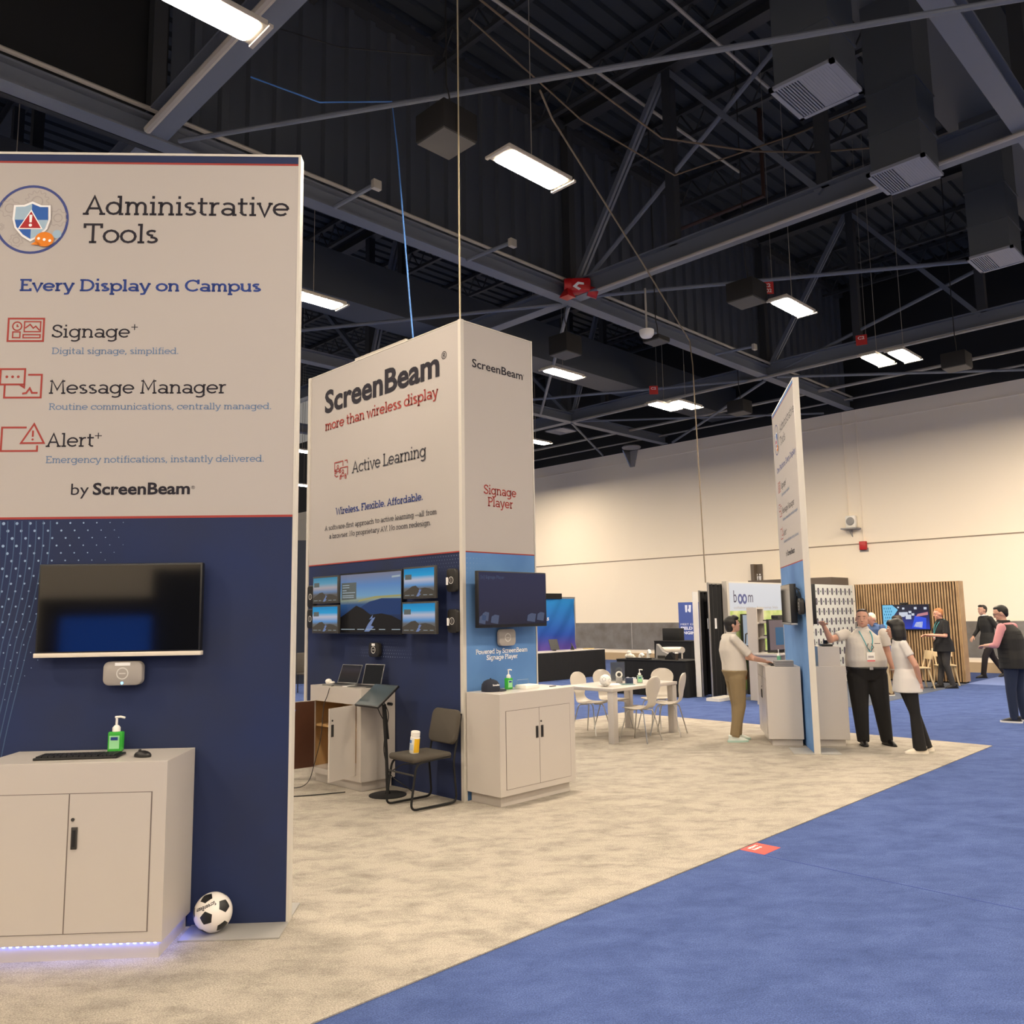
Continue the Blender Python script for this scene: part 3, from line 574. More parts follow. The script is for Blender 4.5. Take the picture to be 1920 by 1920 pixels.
# left sign
DRZ = math.atan2(-.670337, .742057)
T1 = thing('booth_sign', 'tall white and navy sign panel at the left, nearest the camera, behind the soccer ball', 'sign', (2.680, 4.619, 0), DRZ)
X0 = -2.085
f0 = admin_panel(T1, X0, 0, .09, None, NAVY, None, None)
F = f0(0)
words(T1, 'headline_lettering', INK, [('Administrative', -1.400, -.071, 4.424, .134, 'slab', .112), ('Tools', -1.391, -.913, 4.231, .135, 'slab', .112)], F)
words(T1, 'tagline_lettering', BLUEINK, [('Every Display on Campus', -1.771, -.243, 3.905, .082, 'slab', .15)], F)
words(T1, 'product_lettering', INK, [('Signage', -1.555, -1.066, 3.596, .087, 'slab', .108), ('+', -1.060, -1.019, 3.639, .055, 'slab', .1), ('Message Manager', -1.554, -.450, 3.228, .088, 'slab', .108), ('Alert', -1.556, -1.262, 2.886, .090, 'slab', .108), ('+', -1.257, -1.214, 2.929, .055, 'slab', .1)], F)
words(T1, 'description_lettering', LBLUEINK, [('Digital signage, simplified.', -1.549, -.759, 3.488, .043, 'slab', .115), ('Routine communications, centrally managed.', -1.549, -.164, 3.124, .043, 'slab', .115), ('Emergency notifications, instantly delivered.', -1.550, -.204, 2.783, .045, 'slab', .115)], F)
words(T1, 'maker_lettering', INK, [('by', -1.387, -1.278, 2.581, .071, 'sans'), ('ScreenBeam', -1.254, -.657, 2.582, .071, 'bold', .028), ('®', -.650, -.627, 2.612, .02, 'sans')], F)
emblem(T1, F, f0, -1.722, 4.39, .237); icons(T1, F, -1.828, (3.574, 3.205, 2.862))
rows = []
for j in range(26):
    for i in range(32):
        u = X0 + .06 + i * .0805 + (.0402 if j % 2 else 0) - (.012 * j if j < 9 else .108 - .004 * (j - 9)); v = 2.405 - j * .0465
        if u < X0 + .03: continue
        k = (u - X0) / 1.25; e = .0125 * (1 - k ** 1.2 if k < 1 else 0) * (1 - (j / 26) * (.55 + .9 * k))
        if e > .0022 and (v > 2.16 or u < -1.62 + .01 * j): rows.append((u, v, e))
wave_dots(T1, 'dot_pattern', F, rows, DOTINK, 0)
mb = MB()
for k in range(15):
    pts = []
    for i in range(25):
        q = i / 24; v = 2.42 - q * 1.5
        u = X0 + .02 + .035 * k + .16 * math.cos(q * 2.6 - .2) * (.4 + .05 * k) - .10 + .16 * max(0, q - .5)
        if u > X0 + .02: pts.append((u, v))
    if len(pts) > 2: strokes(mb, [pts], .006, F)
mb.obj('wave_lines', WAVEINK, T1)
Bx('foot_plate', STEELPLATE, T1, -.565, .0, -.24, -.001, 0.0, .010, .002); Bx('foot_plate', STEELPLATE, T1, -.5, .0, .091, .33, 0, .010, .002)
# right sign
E_D = (.8212865, .570516); ERZ = math.atan2(E_D[1], E_D[0])
T2 = thing('booth_sign', 'tall narrow-looking sign panel seen almost edge-on at the right, blue below', 'sign', (10.18, 4.90, 0), ERZ + PI)
# local x runs back towards the camera (reading direction), y towards the aisle side
XR = -2.16
g0 = lambda k: (lambda u, v: (u, .003 - .0012 * k, v))
admin_panel(T2, XR, 0, .078, None, SKY, None, None); G = g0(0)
words(T2, 'headline_lettering', INK, [('Administrative', -1.44, -.06, 4.41, .13, 'slab', .095), ('Tools', -1.44, -.93, 4.215, .13, 'slab', .095)], G)
words(T2, 'tagline_lettering', BLUEINK, [('One Platform, Every Display', -1.93, -.13, 3.87, .085, 'slab', .14)], G)
words(T2, 'product_lettering', INK, [('Signage', -1.6, -1.12, 3.59, .09, 'slab', .108), ('+', -1.11, -1.07, 3.635, .055, 'slab', .1), ('Message Manager', -1.63, -.46, 3.22, .09, 'slab', .108), ('Alert', -1.64, -1.33, 2.89, .09, 'slab', .108), ('+', -1.31, -1.27, 2.93, .05, 'slab', .1)], G)
words(T2, 'description_lettering', LBLUEINK, [('Digital signage, simplified.', -1.6, -.80, 3.48, .044, 'slab', .115), ('Routine communications, centrally managed.', -1.6, -.2, 3.11, .044, 'slab', .115), ('Emergency notifications, instantly delivered.', -1.62, -.25, 2.785, .044, 'slab', .115)], G)
words(T2, 'maker_lettering', INK, [('by', -1.47, -1.36, 2.578, .075, 'sans'), ('ScreenBeam', -1.335, -.66, 2.578, .075, 'bold', .028)], G)
emblem(T2, G, g0, -1.80, 4.38, .237); icons(T2, G, -1.9, (3.57, 3.2, 2.86))
for y0, y1 in ((-.25, -.001), (.079, .32)): Bx('foot_plate', STEELPLATE, T2, -.42, .06, y0, y1, 0, .010, .002)
# tower
TW = thing('display_tower', 'large box tower, white above and navy or blue below, in the middle of the booth', 'booth', (5.508, 6.235, 0))
LX, LY = 1.07, 2.96
Bx('white_print', WHITE_FAB, TW, .004, LX - .004, .004, LY - .004, PW, 4.85)
Bx('navy_print', NAVY, TW, .004, LX * .5, .006, LY - .004, 0, PW)
Bx('blue_print', SKY, TW, LX * .5, LX - .004, .006, LY - .004, 0, PW)
mb = MB(); mb.poly([(.03, .004, 0), (LX - .02, .004, 0), (LX - .02, .004, PW), (.03, .004, PW)]); mb.obj('blue_front_print', SKY, TW)
for nm, (x0, x1, y0, y1) in {'corner_post': (-.012, .032, -.012, .032), 'corner_post ': (-.012, .022, LY - .05, LY), 'corner_post  ': (LX - .016, LX, -.004, .016), 'corner_post   ': (LX - .016, LX, LY - .016, LY)}.items():
    Bx(nm.strip(), FRAME, TW, x0, x1, y0, y1, 0, 4.862)
mb = MB(); mb.box(0, LX, 0, LY, 4.852, 4.862); mb.obj('top_frame', FRAME, TW)
Bx('top_panel', flat('top_panel_grey', 176, 170, 160, .6), TW, .02, .05, .96, 1.96, 4.862, 4.90)
L = lambda b, z: (-.001, b - 6.235, z)                   # left face, b is the y position in the hall
words(TW, 'headline_lettering', INK, [('ScreenBeam', 8.816, 6.581, 4.338, .268, 'bold', .028), ('®', 6.546, 6.461, 4.495, .08, 'sans')], L)
words(TW, 'tagline_lettering', REDINK, [('more than wireless display', 8.801, 6.602, 4.104, .130, 'slab', .13)], L)
words(TW, 'product_lettering', flat('ink_grey_dark', 62, 62, 70, .8), [('Active Learning', 8.208, 6.811, 3.49, .145, 'slab', .108)], L)
words(TW, 'promise_lettering', BLUEINK, [('Wireless. Flexible. Affordable.', 8.546, 6.870, 3.026, .085, 'slab', .13)], L)
words(TW, 'description_lettering', MATS['ink_grey_dark'], [('A software-first approach to active learning —all from', 8.786, 6.635, 2.852, .060, 'slab', .108), ('a browser. No proprietary AV. No room redesign.', 8.684, 6.735, 2.745, .060, 'slab', .108)], L)
mb = MB(); q = lambda u, v: L(8.60 - u, 3.47 + v)
strokes(mb, [[(.02, .09), (.02, .2), (.20, .2), (.20, .14)], [(.14, .12), (.30, .12), (.30, .02)], [(.24, .20), (.29, .20), (.29, .16)], [(.02, .05), (.06, .02), (.1, .03)]], .012, q)
for x, y, s_ in ((.09, .10, 1), (.2, .03, 1), (.04, .08, .55), (.14, .08, .55), (.15, .0, .55), (.26, .0, .55)):
    strokes(mb, [ring(x, y + .045 * s_, .018 * s_, 10), [(x - .03 * s_, y - .015), (x - .02 * s_, y + .018 * s_), (x + .02 * s_, y + .018 * s_), (x + .03 * s_, y - .015), (x - .03 * s_, y - .015)]], .009, q)
mb.obj('learning_icon', REDINK, TW)
mb = MB(); mb.poly([L(*p) for p in ((9.14, PW), (6.27, PW), (6.27, PW + .014), (9.14, PW + .014))]); mb.obj('red_rule', REDINK, TW)
RF = lambda a_, z: (a_ - 5.508, .0015, z)
mb = MB(); mb.poly([RF(*p) for p in ((5.545, PW), (6.56, PW), (6.56, PW + .012), (5.545, PW + .012))]); mb.obj('red_rule', REDINK, TW)
words(TW, 'side_headline_lettering', INK, [('ScreenBeam', 5.666, 6.425, 4.385, .086, 'bold', .014), ('®', 6.432, 6.448, 4.43, .02, 'sans')], RF)
words(TW, 'side_product_lettering', REDINK, [('Signage', 5.814, 6.295, 3.05, .10, 'slab', .13), ('Player', 5.870, 6.239, 2.922, .10, 'slab', .13)], RF)
words(TW, 'side_note_lettering', WHITEINK, [('Powered by ScreenBeam', 5.678, 6.423, 1.400, .050, 'slab', .15), ('Signage Player', 5.825, 6.274, 1.338, .050, 'slab', .15)], RF)
rows = []
for j in range(30):
    for i in range(70):
        b = 6.28 + i * .042 + (.021 if j % 2 else 0); v = 2.40 - j * .036
        e = .007 * max(0, 1 - (b - 6.2) / 1.6 - j / 9) if j < 9 else 0
        d = math.hypot((b - 7.55) / .75, (v - 1.30) / .30); e = max(e, .0095 * max(0, 1 - d))
        if e > .0015: rows.append((b, v, e))
wave_dots(TW, 'dot_pattern', L, rows, flat('ink_dot_dim', 100, 112, 142, .8), 0)
rows = [(5.57 + i * .045, 2.37 - j * .05, .006 * (1 - i / 9 - j / 8)) for j in range(7) for i in range(8) if 1 - i / 9 - j / 8 > .2]
wave_dots(TW, 'side_dot_pattern', RF, rows, DOTINK, 0)
# ---------------------------------------------------------------- screens
def mountain_picture(mb, fn, w, h, bar=True):            # lit picture of a snowy peak under a blue sky
    pass
def screen_mat(name, stops, strength, horizontal=False):
    if name in MATS: return MATS[name]
    m = bpy.data.materials.new(name); m.use_nodes = True; MATS[name] = m; nt = m.node_tree; b = nt.nodes['Principled BSDF']; N = nt.nodes.new; K = nt.links.new
    b.inputs['Base Color'].default_value = (.01, .01, .012, 1); b.inputs['Roughness'].default_value = .15
    tc = N('ShaderNodeTexCoord'); sp = N('ShaderNodeSeparateXYZ'); K(tc.outputs['Generated'], sp.inputs[0])
    r = N('ShaderNodeValToRGB'); K(sp.outputs[2], r.inputs[0]); e = r.color_ramp.elements
    while len(e) < len(stops): e.new(.5)
    for q, (p, c) in zip(e, stops): q.position = p; q.color = rgb(*c)
    K(r.outputs[0], b.inputs['Emission Color']); b.inputs['Emission Strength'].default_value = strength
    return m
SKY_BIG = screen_mat('screen_sky_big', [(0, (10, 12, 18)), (.30, (30, 52, 92)), (.48, (46, 84, 130)), (.56, (150, 160, 140)), (.62, (120, 165, 200)), (.8, (96, 140, 196)), (1, (128, 130, 150))], .75)
SKY_SML = screen_mat('screen_sky_small', [(0, (92, 88, 80)), (.3, (110, 104, 100)), (.42, (120, 150, 190)), (.58, (196, 186, 190)), (.75, (110, 176, 208)), (1, (64, 150, 188))], .62)
SKY_SML2 = screen_mat('screen_sky_small_bright', [(0, (84, 84, 78)), (.3, (104, 104, 104)), (.42, (96, 150, 205)), (.6, (190, 190, 205)), (.75, (40, 160, 214)), (1, (16, 134, 196))], .8)
ROCKD = glow('picture_rock_dark', 16, 15, 17, .8); ROCK = glow('picture_rock', 88, 80, 70, .55); SNOW = glow('picture_snow', 120, 140, 185, .7); HILL = glow('picture_hill', 26, 56, 104, .8); UIW = glow('picture_white', 190, 205, 215, .6); UIG = glow('picture_grey', 110, 116, 112, .6); SUNY = glow('picture_sun_glow', 170, 165, 110, .7)
def tv_picture(t, fn, w, h, big, sky):
    """fn(u, v, k): point on the screen, u from the left, v up, k layers in front"""
    mb = MB(); mb.poly([fn(u, v, 0) for u, v in rect(0, w, 0, h)[:-1]]); p = mb.obj('picture', sky, t)
    mb = MB(); mt = [ROCKD if big else ROCK, SNOW, HILL, UIW, UIG, SUNY]
    P = lambda mi, pts, k=1: (setattr(mb, 'mi', mi), mb.poly([fn(u * w, v * h, k) for u, v in pts]))
    if big: P(2, [(.3, .40), (.5, .52), (.7, .57), (1, .56), (1, .30), (.6, .3)]); P(5, [(.3, .52), (.55, .57), (1, .59), (1, .62), (.6, .61), (.35, .56)])
    P(0, [(0, 0), (0, .26 if big else .18), (.12, .34 if big else .26), (.28, .46 if big else .38), (.40, .40), (.52, .30 if big else .28), (.7, .32), (.86, .28), (1, .20), (1, 0)], 2)
    P(1, [(.42, .02), (.48, .14), (.55, .24), (.56, .30), (.50, .22), (.60, .26), (.53, .12), (.58, .1), (.50, .02)], 3)
    if big:
        P(4, [(.02, .56), (.28, .57), (.28, .86), (.02, .86)], 2); [P(3, [(.04, z), (.04 + l, z), (.04 + l, z + .012), (.04, z + .012)], 3) for z, l in ((.60, .2), (.63, .2), (.68, .22), (.72, .07), (.77, .12), (.81, .12))]
        P(3, [(.86, .90), (.99, .91), (.99, .94), (.86, .93)], 3); [P(3, [(a, .05), (b, .05), (b, .062), (a, .062)], 3) for a, b in ((.02, .26), (.3, .42), (.44, .6), (.66, .76), (.86, .99))]
    else:
        P(4, [(.04, .62), (.26, .62), (.26, .80), (.04, .80)], 1); [P(3, [(a, .06), (b, .06), (b, .075), (a, .075)], 3) for a, b in ((.04, .2), (.25, .35), (.65, .78), (.85, .96))]
    mb.obj('picture_details', mt, p)
def tower_tv(b0, b1, z0, z1, off, label, big, sky, m=BLACKP, grp=None):
    """hung on the left face; b0 left edge, b1 right edge"""
    t = thing('wall_screen', label, 'screen', (5.508 - off, (b0 + b1) / 2, z0), R(-90), grp); w = abs(b0 - b1); h = z1 - z0; e = .014
    Bx('bezel', m, t, -w / 2, w / 2, 0, .035, 0, h, .004); tv_picture(t, lambda u, v, k: (-w / 2 + e + u, -.001 - .0008 * k, e * 1.3 + v), w - 2 * e, h - 2.6 * e, big, sky)
    Bx('mount_arm', BLACKM, t, -.06, .06, .035, off, h * .35, h * .65)
    return t
BZ = flat('screen_bezel', 70, 68, 64, .4)
tower_tv(8.33, 7.14, 1.60, 2.30, .07, 'large middle wall screen showing a snowy peak at dawn on the tower', True, SKY_BIG)
SG = 'small wall screens around the large one'
tower_tv(8.797, 8.25, 1.957, 2.281, .15, 'upper of the two small mountain screens left of the large one', False, SKY_SML, BZ, SG)
tower_tv(8.802, 8.243, 1.608, 1.938, .15, 'lower of the two small mountain screens left of the large one', False, SKY_SML2, BZ, SG)
tower_tv(7.012, 6.487, 1.972, 2.304, .15, 'upper of the two small mountain screens right of the large one', False, SKY_SML2, BZ, SG)
tower_tv(7.033, 6.474, 1.612, 1.942, .15, 'lower of the two small mountain screens right of the large one', False, SKY_SML2, BZ, SG)
def off_tv(label, loc, rz, w, h, scr, strip=None, arm=.06, th=.045):
    t = thing('television', label, 'television', loc, rz); e = .012
    Bx('casing', BLACKP, t, -w / 2, w / 2, 0, th, 0, h, .006); MB().poly([(u, -.001, v) for u, v in rect(-w / 2 + e, w / 2 - e, .03, h - e)[:-1]]).obj('screen', scr, t)
    if strip: Bx('lower_strip', strip, t, -w / 2 - .005, w / 2 + .005, -.008, th, -.004, .022, .003)
    Bx('mount_arm', BLACKM, t, -.12, .12, th, th + arm, h * .3, h * .7)
    return t
D3 = lambda x, y, z: tuple((Matrix.Translation((2.680, 4.619, 0)) @ Matrix.Rotation(DRZ, 4, 'Z')) @ Vector((x, y, z)))
SCRL = mat('screen_glass_glossy', rgb(9, 10, 13), .06, spec=.9)
t = off_tv('large switched-off television with a silver lower strip on the left sign', D3(-1.026, -.078, 1.588), DRZ, .975, .556, SCRL, flat('cream_strip', 226, 216, 200, .35), .03)
SCRN = screen_mat('screen_navy', [(0, (16, 24, 52)), (.5, (24, 34, 70)), (1, (28, 38, 76))], .75)
t = off_tv('television with a dim navy picture jutting past the right end of the tower', (6.045, 6.055, 1.668), 0, .995, .566, SCRN, None, .13)
fnr = lambda u, v: (u, -.003, v)
words(t, 'screen_title', glow('picture_dim_white', 90, 105, 140, .5), [('[ᴏ] Signage Player'.replace('ᴏ', 'o'), -.46, -.13, .49, .032, 'sans')], fnr)
mb = MB()
for u, v, s_ in ((-.44, .05, .05), (-.40, .08, .05), (-.27, .05, .06), (.26, .06, .07), (.40, .07, .06)): mb.poly([fnr(u - s_, v), fnr(u + s_ * .7, v - .015), fnr(u + s_, v + .07), fnr(u, v + .08), fnr(u - s_ * .8, v + .06)])
mb.obj('screen_shapes', MATS['picture_dim_white'], t)
# receivers: rounded boxes with a ring
def rounded_plate(mb, w, h, d, r, n=6, bev=.006):
    pts = []
    for cx, cz, a0 in ((w / 2 - r, h / 2 - r, 0), (-w / 2 + r, h / 2 - r, 90), (-w / 2 + r, -h / 2 + r, 180), (w / 2 - r, -h / 2 + r, 270)):
        pts += [(cx + r * math.cos(R(a0 + 90 * k / n)), cz + r * math.sin(R(a0 + 90 * k / n))) for k in range(n + 1)]
    k = len(pts); rg = [(1, 0), (1, -d + bev), (1 - 2 * bev / w * .35, -d + bev * .35), (1 - 2 * bev / w, -d)]
    vs_ = []
    for sc, y in rg: vs_ += [(x * sc, y, z * sc) for x, z in pts]
    fs_ = [[i * k + j, i * k + (j + 1) % k, (i + 1) * k + (j + 1) % k, (i + 1) * k + j] for i in range(3) for j in range(k)] + [list(range(k - 1, -1, -1)), [3 * k + j for j in range(k)]]
    mb.add(vs_, fs_)
def receiver(label, loc, rz, w, h, d, m, mark, led=None, sticker=None, grp=None, vert=False):
    t = thing('wireless_receiver', label, 'receiver', loc, rz, grp)
    mb = MB(); rounded_plate(mb, w, h, d, min(w, h) * .26); mb.obj('casing', m, t, smooth=True)
    rr = min(w, h) * .23; mb = MB(); strokes(mb, [ring(0, 0, rr, 28)], rr * .22, lambda u, v: (u, -d - .0012, v)); strokes(mb, [[(-rr * .6, 0), (rr * .6, 0)]] if not vert else [[(0, -rr * .6), (0, rr * .6)]], rr * .2, lambda u, v: (u, -d - .0012, v))
    mb.obj('ring_mark', mark, t)
    if sticker: x0, x1, z0, z1 = sticker; Bx('paper_label', WHITEINK, t, x0, x1, -d - .0025, -d - .0005, z0, z1)
    if led: mb = MB(); disc(mb, 0, -h * .40, .008, lambda u, v: (u, -d - .0012, v), 10); mb.obj('status_light', mat('led_blue', (.1, .3, 1, 1), .3, emit=(.15, .5, 1, 1), es=4), t)
    Bx('mount', BLACKM, t, -w * .15, w * .15, 0, .018, -h * .2, h * .2)
    return t
RECB = flat('receiver_black', 34, 32, 30, .45); RECG = flat('receiver_grey', 158, 152, 146, .45); RINGL = flat('ring_light', 205, 203, 198, .4)
receiver('light grey rounded receiver under the silver-edged television', D3(-1.0, -.022, 1.482), DRZ, .232, .142, .04, RECG, RINGL, True, (-.045, .045, .046, .064))
receiver('grey receiver under the television at the right end of the tower', (6.075, 6.217, 1.56), 0, .235, .17, .04, RECG, RINGL, None)
lf = lambda b, z: (5.508 - .02, b, z)
receiver('black receiver at the upper right of the tower screens', lf(6.345, 2.148), R(-90), .145, .235, .04, RECB, RINGL, None, (.095 - .17, -.045, -.045, .03), 'black receivers on the tower', True)
receiver('black receiver at the lower right of the tower screens', lf(6.335, 1.74), R(-90), .145, .235, .04, RECB, RINGL, None, (.095 - .17, -.045, -.045, .03), 'black receivers on the tower', True)
receiver('black receiver half hidden behind the upper left small screen', lf(9.0, 2.05), R(-90), .145, .27, .04, RECB, RINGL, None, None, 'black receivers on the tower', True)
receiver('black receiver half hidden behind the lower left small screen', lf(9.0, 1.78), R(-90), .145, .235, .04, RECB, RINGL, None, None, 'black receivers on the tower', True)
receiver('black receiver alone under the large mountain screen', lf(7.665, 1.43), R(-90), .185, .155, .045, RECB, RINGL, None, (-.03, .03, .045, .07), 'black receivers on the tower')
# ---------------------------------------------------------------- white cabinets
def cabinet(label, loc, rz, w, d, h, base=.09, doors=True, handles='two', opened=False, m=LAM, inset=.05, gap_top=.165, led=False, side=.08, front_doors=True):
    """front at y=0, depth to +y, x centred"""
    t = thing('cabinet', label, 'cabinet', loc, rz); pw = .02
    mb = MB()
    if not opened: mb.box(-w / 2, w / 2, 0, d, base, h, .002)
    else:
        mb.box(-w / 2, -w / 2 + pw, 0, d, base, h); mb.box(w / 2 - pw, w / 2, 0, d, base, h); mb.box(-w / 2 + pw, w / 2 - pw, 0, d, h - pw, h); mb.box(-w / 2 + pw, w / 2 - pw, 0, d, base, base + .06); mb.box(-w / 2 + pw, w / 2 - pw, d - .01, d, base + .06, h - pw)
        mb.box(-w / 2 + pw, w / 2 - pw, 0, .02, h - gap_top, h - pw); mb.box(-w / 2 + pw, -w / 2 + side, 0, .02, base + .06, h - gap_top); mb.box(w / 2 - side, w / 2 - pw, 0, .02, base + .06, h - gap_top)
    mb.obj('body', m, t)
    Bx('plinth', m, t, -w / 2 + inset, w / 2 - inset, inset, d - .01, 0, base)
    x0, x1, z0, z1 = -w / 2 + side, w / 2 - side, base + .06, h - gap_top
    if doors and not opened:
        for k, (a, b) in enumerate(((x0, -.0015), (.0015, x1))):
            dr = Bx('door', m, t, a + .002, b - .002, -.004, .006, z0, z1); g = .0
            hx = {0: b - .035, 1: a + .035}[k]
            if handles == 'two' or k == 1:
                Bx('handle', DGREY, dr, hx - .016, hx + .016, -.012, -.004, z0 + (z1 - z0) * .60, z0 + (z1 - z0) * .76, .002)
                Bx('handle_grip', BLACKP, dr, hx - .008, hx + .008, -.0135, -.0118, z0 + (z1 - z0) * .62, z0 + (z1 - z0) * .74)
                if k == 1: MB().cyl((hx - .012, -.004, z0 + (z1 - z0) * .815), (hx - .012, -.010, z0 + (z1 - z0) * .815), .009, None, 12).obj('lock', DGREY, dr)
        mb = MB(); mb.box(x0 - .004, x1 + .004, -.0015, .0, z0 - .004, z1 + .004); mb.obj('door_gap', LAMD, t)
    return t
C1 = cabinet('white cabinet with a glowing blue plinth in front of the left sign', D3(-1.09, -.462, 0), DRZ, 1.035, .455, 1.03, .085, True, 'one', inset=.022)
BLED = mat('blue_led', (.1, .15, 1, 1), .3, emit=(.16, .24, 1, 1), es=40)
mb = MB(); [mb.box(-.5 + i * .036, -.5 + i * .036 + .012, .012, .018, .078, .085) for i in range(28)]; mb.obj('led_strip', BLED, C1)['kind'] = 'stuff'
mb = MB(); [mb.box(.497, .503, .03 + i * .036, .03 + i * .036 + .012, .078, .085) for i in range(11)]; mb.obj('led_strip', BLED, C1)['kind'] = 'stuff'
C3 = cabinet('closed white cabinet with two black handles in front of the right end of the tower', (6.06, 5.742, 0), 0, 1.075, .47, 1.045, .10)
C2 = cabinet('white cabinet with both doors open in front of the tower screens', (5.062, 7.835, 0), R(-90), .985, .44, 1.045, .10, opened=True)
Bx('shelf', TAN, C2, -.47, .47, .03, .42, .60, .62); Bx('inner_side', TAN, C2, -.472, -.465, .022, .42, .16, .88); Bx('inner_back', TAN, C2, -.47, .47, .42, .428, .16, 1.0)
for side, ang in ((-1, 98), (1, 104)):                   # the two doors swung open
    hx = side * .405; wdt = .385
    a = R(ang); dx, dy = -side * math.cos(a), -math.sin(a)
    M_ = Matrix.Translation((hx, -.004, 0)) @ Matrix(((dx, -dy * side, 0, 0), (dy, dx * side, 0, 0), (0, 0, 1, 0), (0, 0, 0, 1)))
    mb = MB(); mb.box(0, wdt, -.018, .0, .16, .88, M=M_); dr = mb.obj('door', LAM, C2)
    mb = MB(); mb.box(.004, wdt - .004, -.0195, -.0182, .165, .875, M=M_); mb.obj('door_inner_face', BROWN, dr)
    if side == 1:
        mb = MB(); mb.box(wdt - .05, wdt - .02, .0, .009, .60, .72, M=M_); mb.obj('handle', DGREY, dr); mb = MB(); mb.cyl((wdt - .035, .008, .76), (wdt - .035, .0, .76), .009, M=M_); mb.obj('lock', DGREY, dr)
    else: mb = MB(); mb.box(wdt - .16, wdt - .04, -.021, -.0196, .78, .80, M=M_); mb.obj('blue_sticker', flat('sticker_blue', 70, 100, 170, .6), dr)
E3 = lambda x, y, z: tuple((Matrix.Translation((10.18, 4.90, 0)) @ Matrix.Rotation(ERZ, 4, 'Z')) @ Vector((x, y, z)))
C4 = cabinet('white cabinet the young man in khakis works at, left of the edge-on sign', E3(1.10, .475, 0), ERZ + PI, 1.03, .45, 1.04, .09)
C5 = cabinet('white cabinet right of the edge-on sign, beside the man in black trousers', E3(1.10, -.555, 0), ERZ, 1.03, .45, 1.04, .09)
# ---------------------------------------------------------------- small things on the left cabinet
def keyboard(label, loc, rz, w=.44, d=.15):
    t = thing('keyboard', label, 'keyboard', loc, rz); Bx('case', BLACKP, t, -w / 2, w / 2, 0, d, 0, .014, .004)
    kb = None; rows = [15, 15, 14, 13, 10]; y = .012; KEYM = flat('key_black', 34, 34, 36, .5)
    for ri, n in enumerate(reversed(rows)):
        kw = (w * .74) / n
        for i in range(n):
            x = -w / 2 + .012 + i * kw
            Bx('key', KEYM, t, x, x + kw * .84, y, y + .018, .014, .021)
        y += .025
    for r_ in range(5):
        for i in range(4): Bx('key', KEYM, t, w * .28 + i * .021, w * .28 + i * .021 + .017, .012 + r_ * .025, .030 + r_ * .025, .014, .021)
    return t
keyboard('black computer keyboard on the cabinet in front of the left sign', D3(-1.12, -.36, 1.03), DRZ + R(3), .45, .15)
t = thing('computer_mouse', 'black computer mouse on the cabinet in front of the left sign', 'mouse', D3(-.765, -.315, 1.03), DRZ + R(70))
MB().sph((0, 0, .008), (.032, .055, .028)).obj('shell', BLACKP, t, smooth=True); MB().cyl((-.004, .02, .034), (.004, .02, .034), .008).obj('wheel', DGREY, t)
def sanitizer(label, loc, rz, s=1.0, gm=GREEN):
    t = thing('sanitizer_bottle', label, 'bottle', loc, rz)
    MB().box(-.037 * s, .037 * s, -.022 * s, .022 * s, 0, .105 * s, .009 * s, seg=3).obj('bottle', gm, t, smooth=True)
    Bx('label', flat('bottle_label', 150, 215, 160, .5), t, -.026 * s, .026 * s, -.0232 * s, -.0222 * s, .018 * s, .085 * s); Bx('label_mark', BLUEINK, t, -.018 * s, .018 * s, -.0242 * s, -.0234 * s, .062 * s, .078 * s)
    p = MB().lathe([(.020 * s, .105 * s), (.020 * s, .125 * s), (.012 * s, .135 * s), (.006 * s, .138 * s), (.006 * s, .175 * s)], n=14).obj('pump', WHITEPL, t, smooth=True)
    MB().tube([(-.008 * s, 0, .178 * s), (.02 * s, 0, .180 * s), (.042 * s, 0, .174 * s)], .006 * s, 8).obj('nozzle', WHITEPL, p, smooth=True)
    return t
sanitizer('green hand sanitizer pump bottle on the left cabinet behind the keyboard', D3(-1.005, -.10, 1.03), DRZ, 1.12)
sanitizer('green hand sanitizer pump bottle beside the navy cap', (5.98, 6.08, 1.045), 0, 1.08)
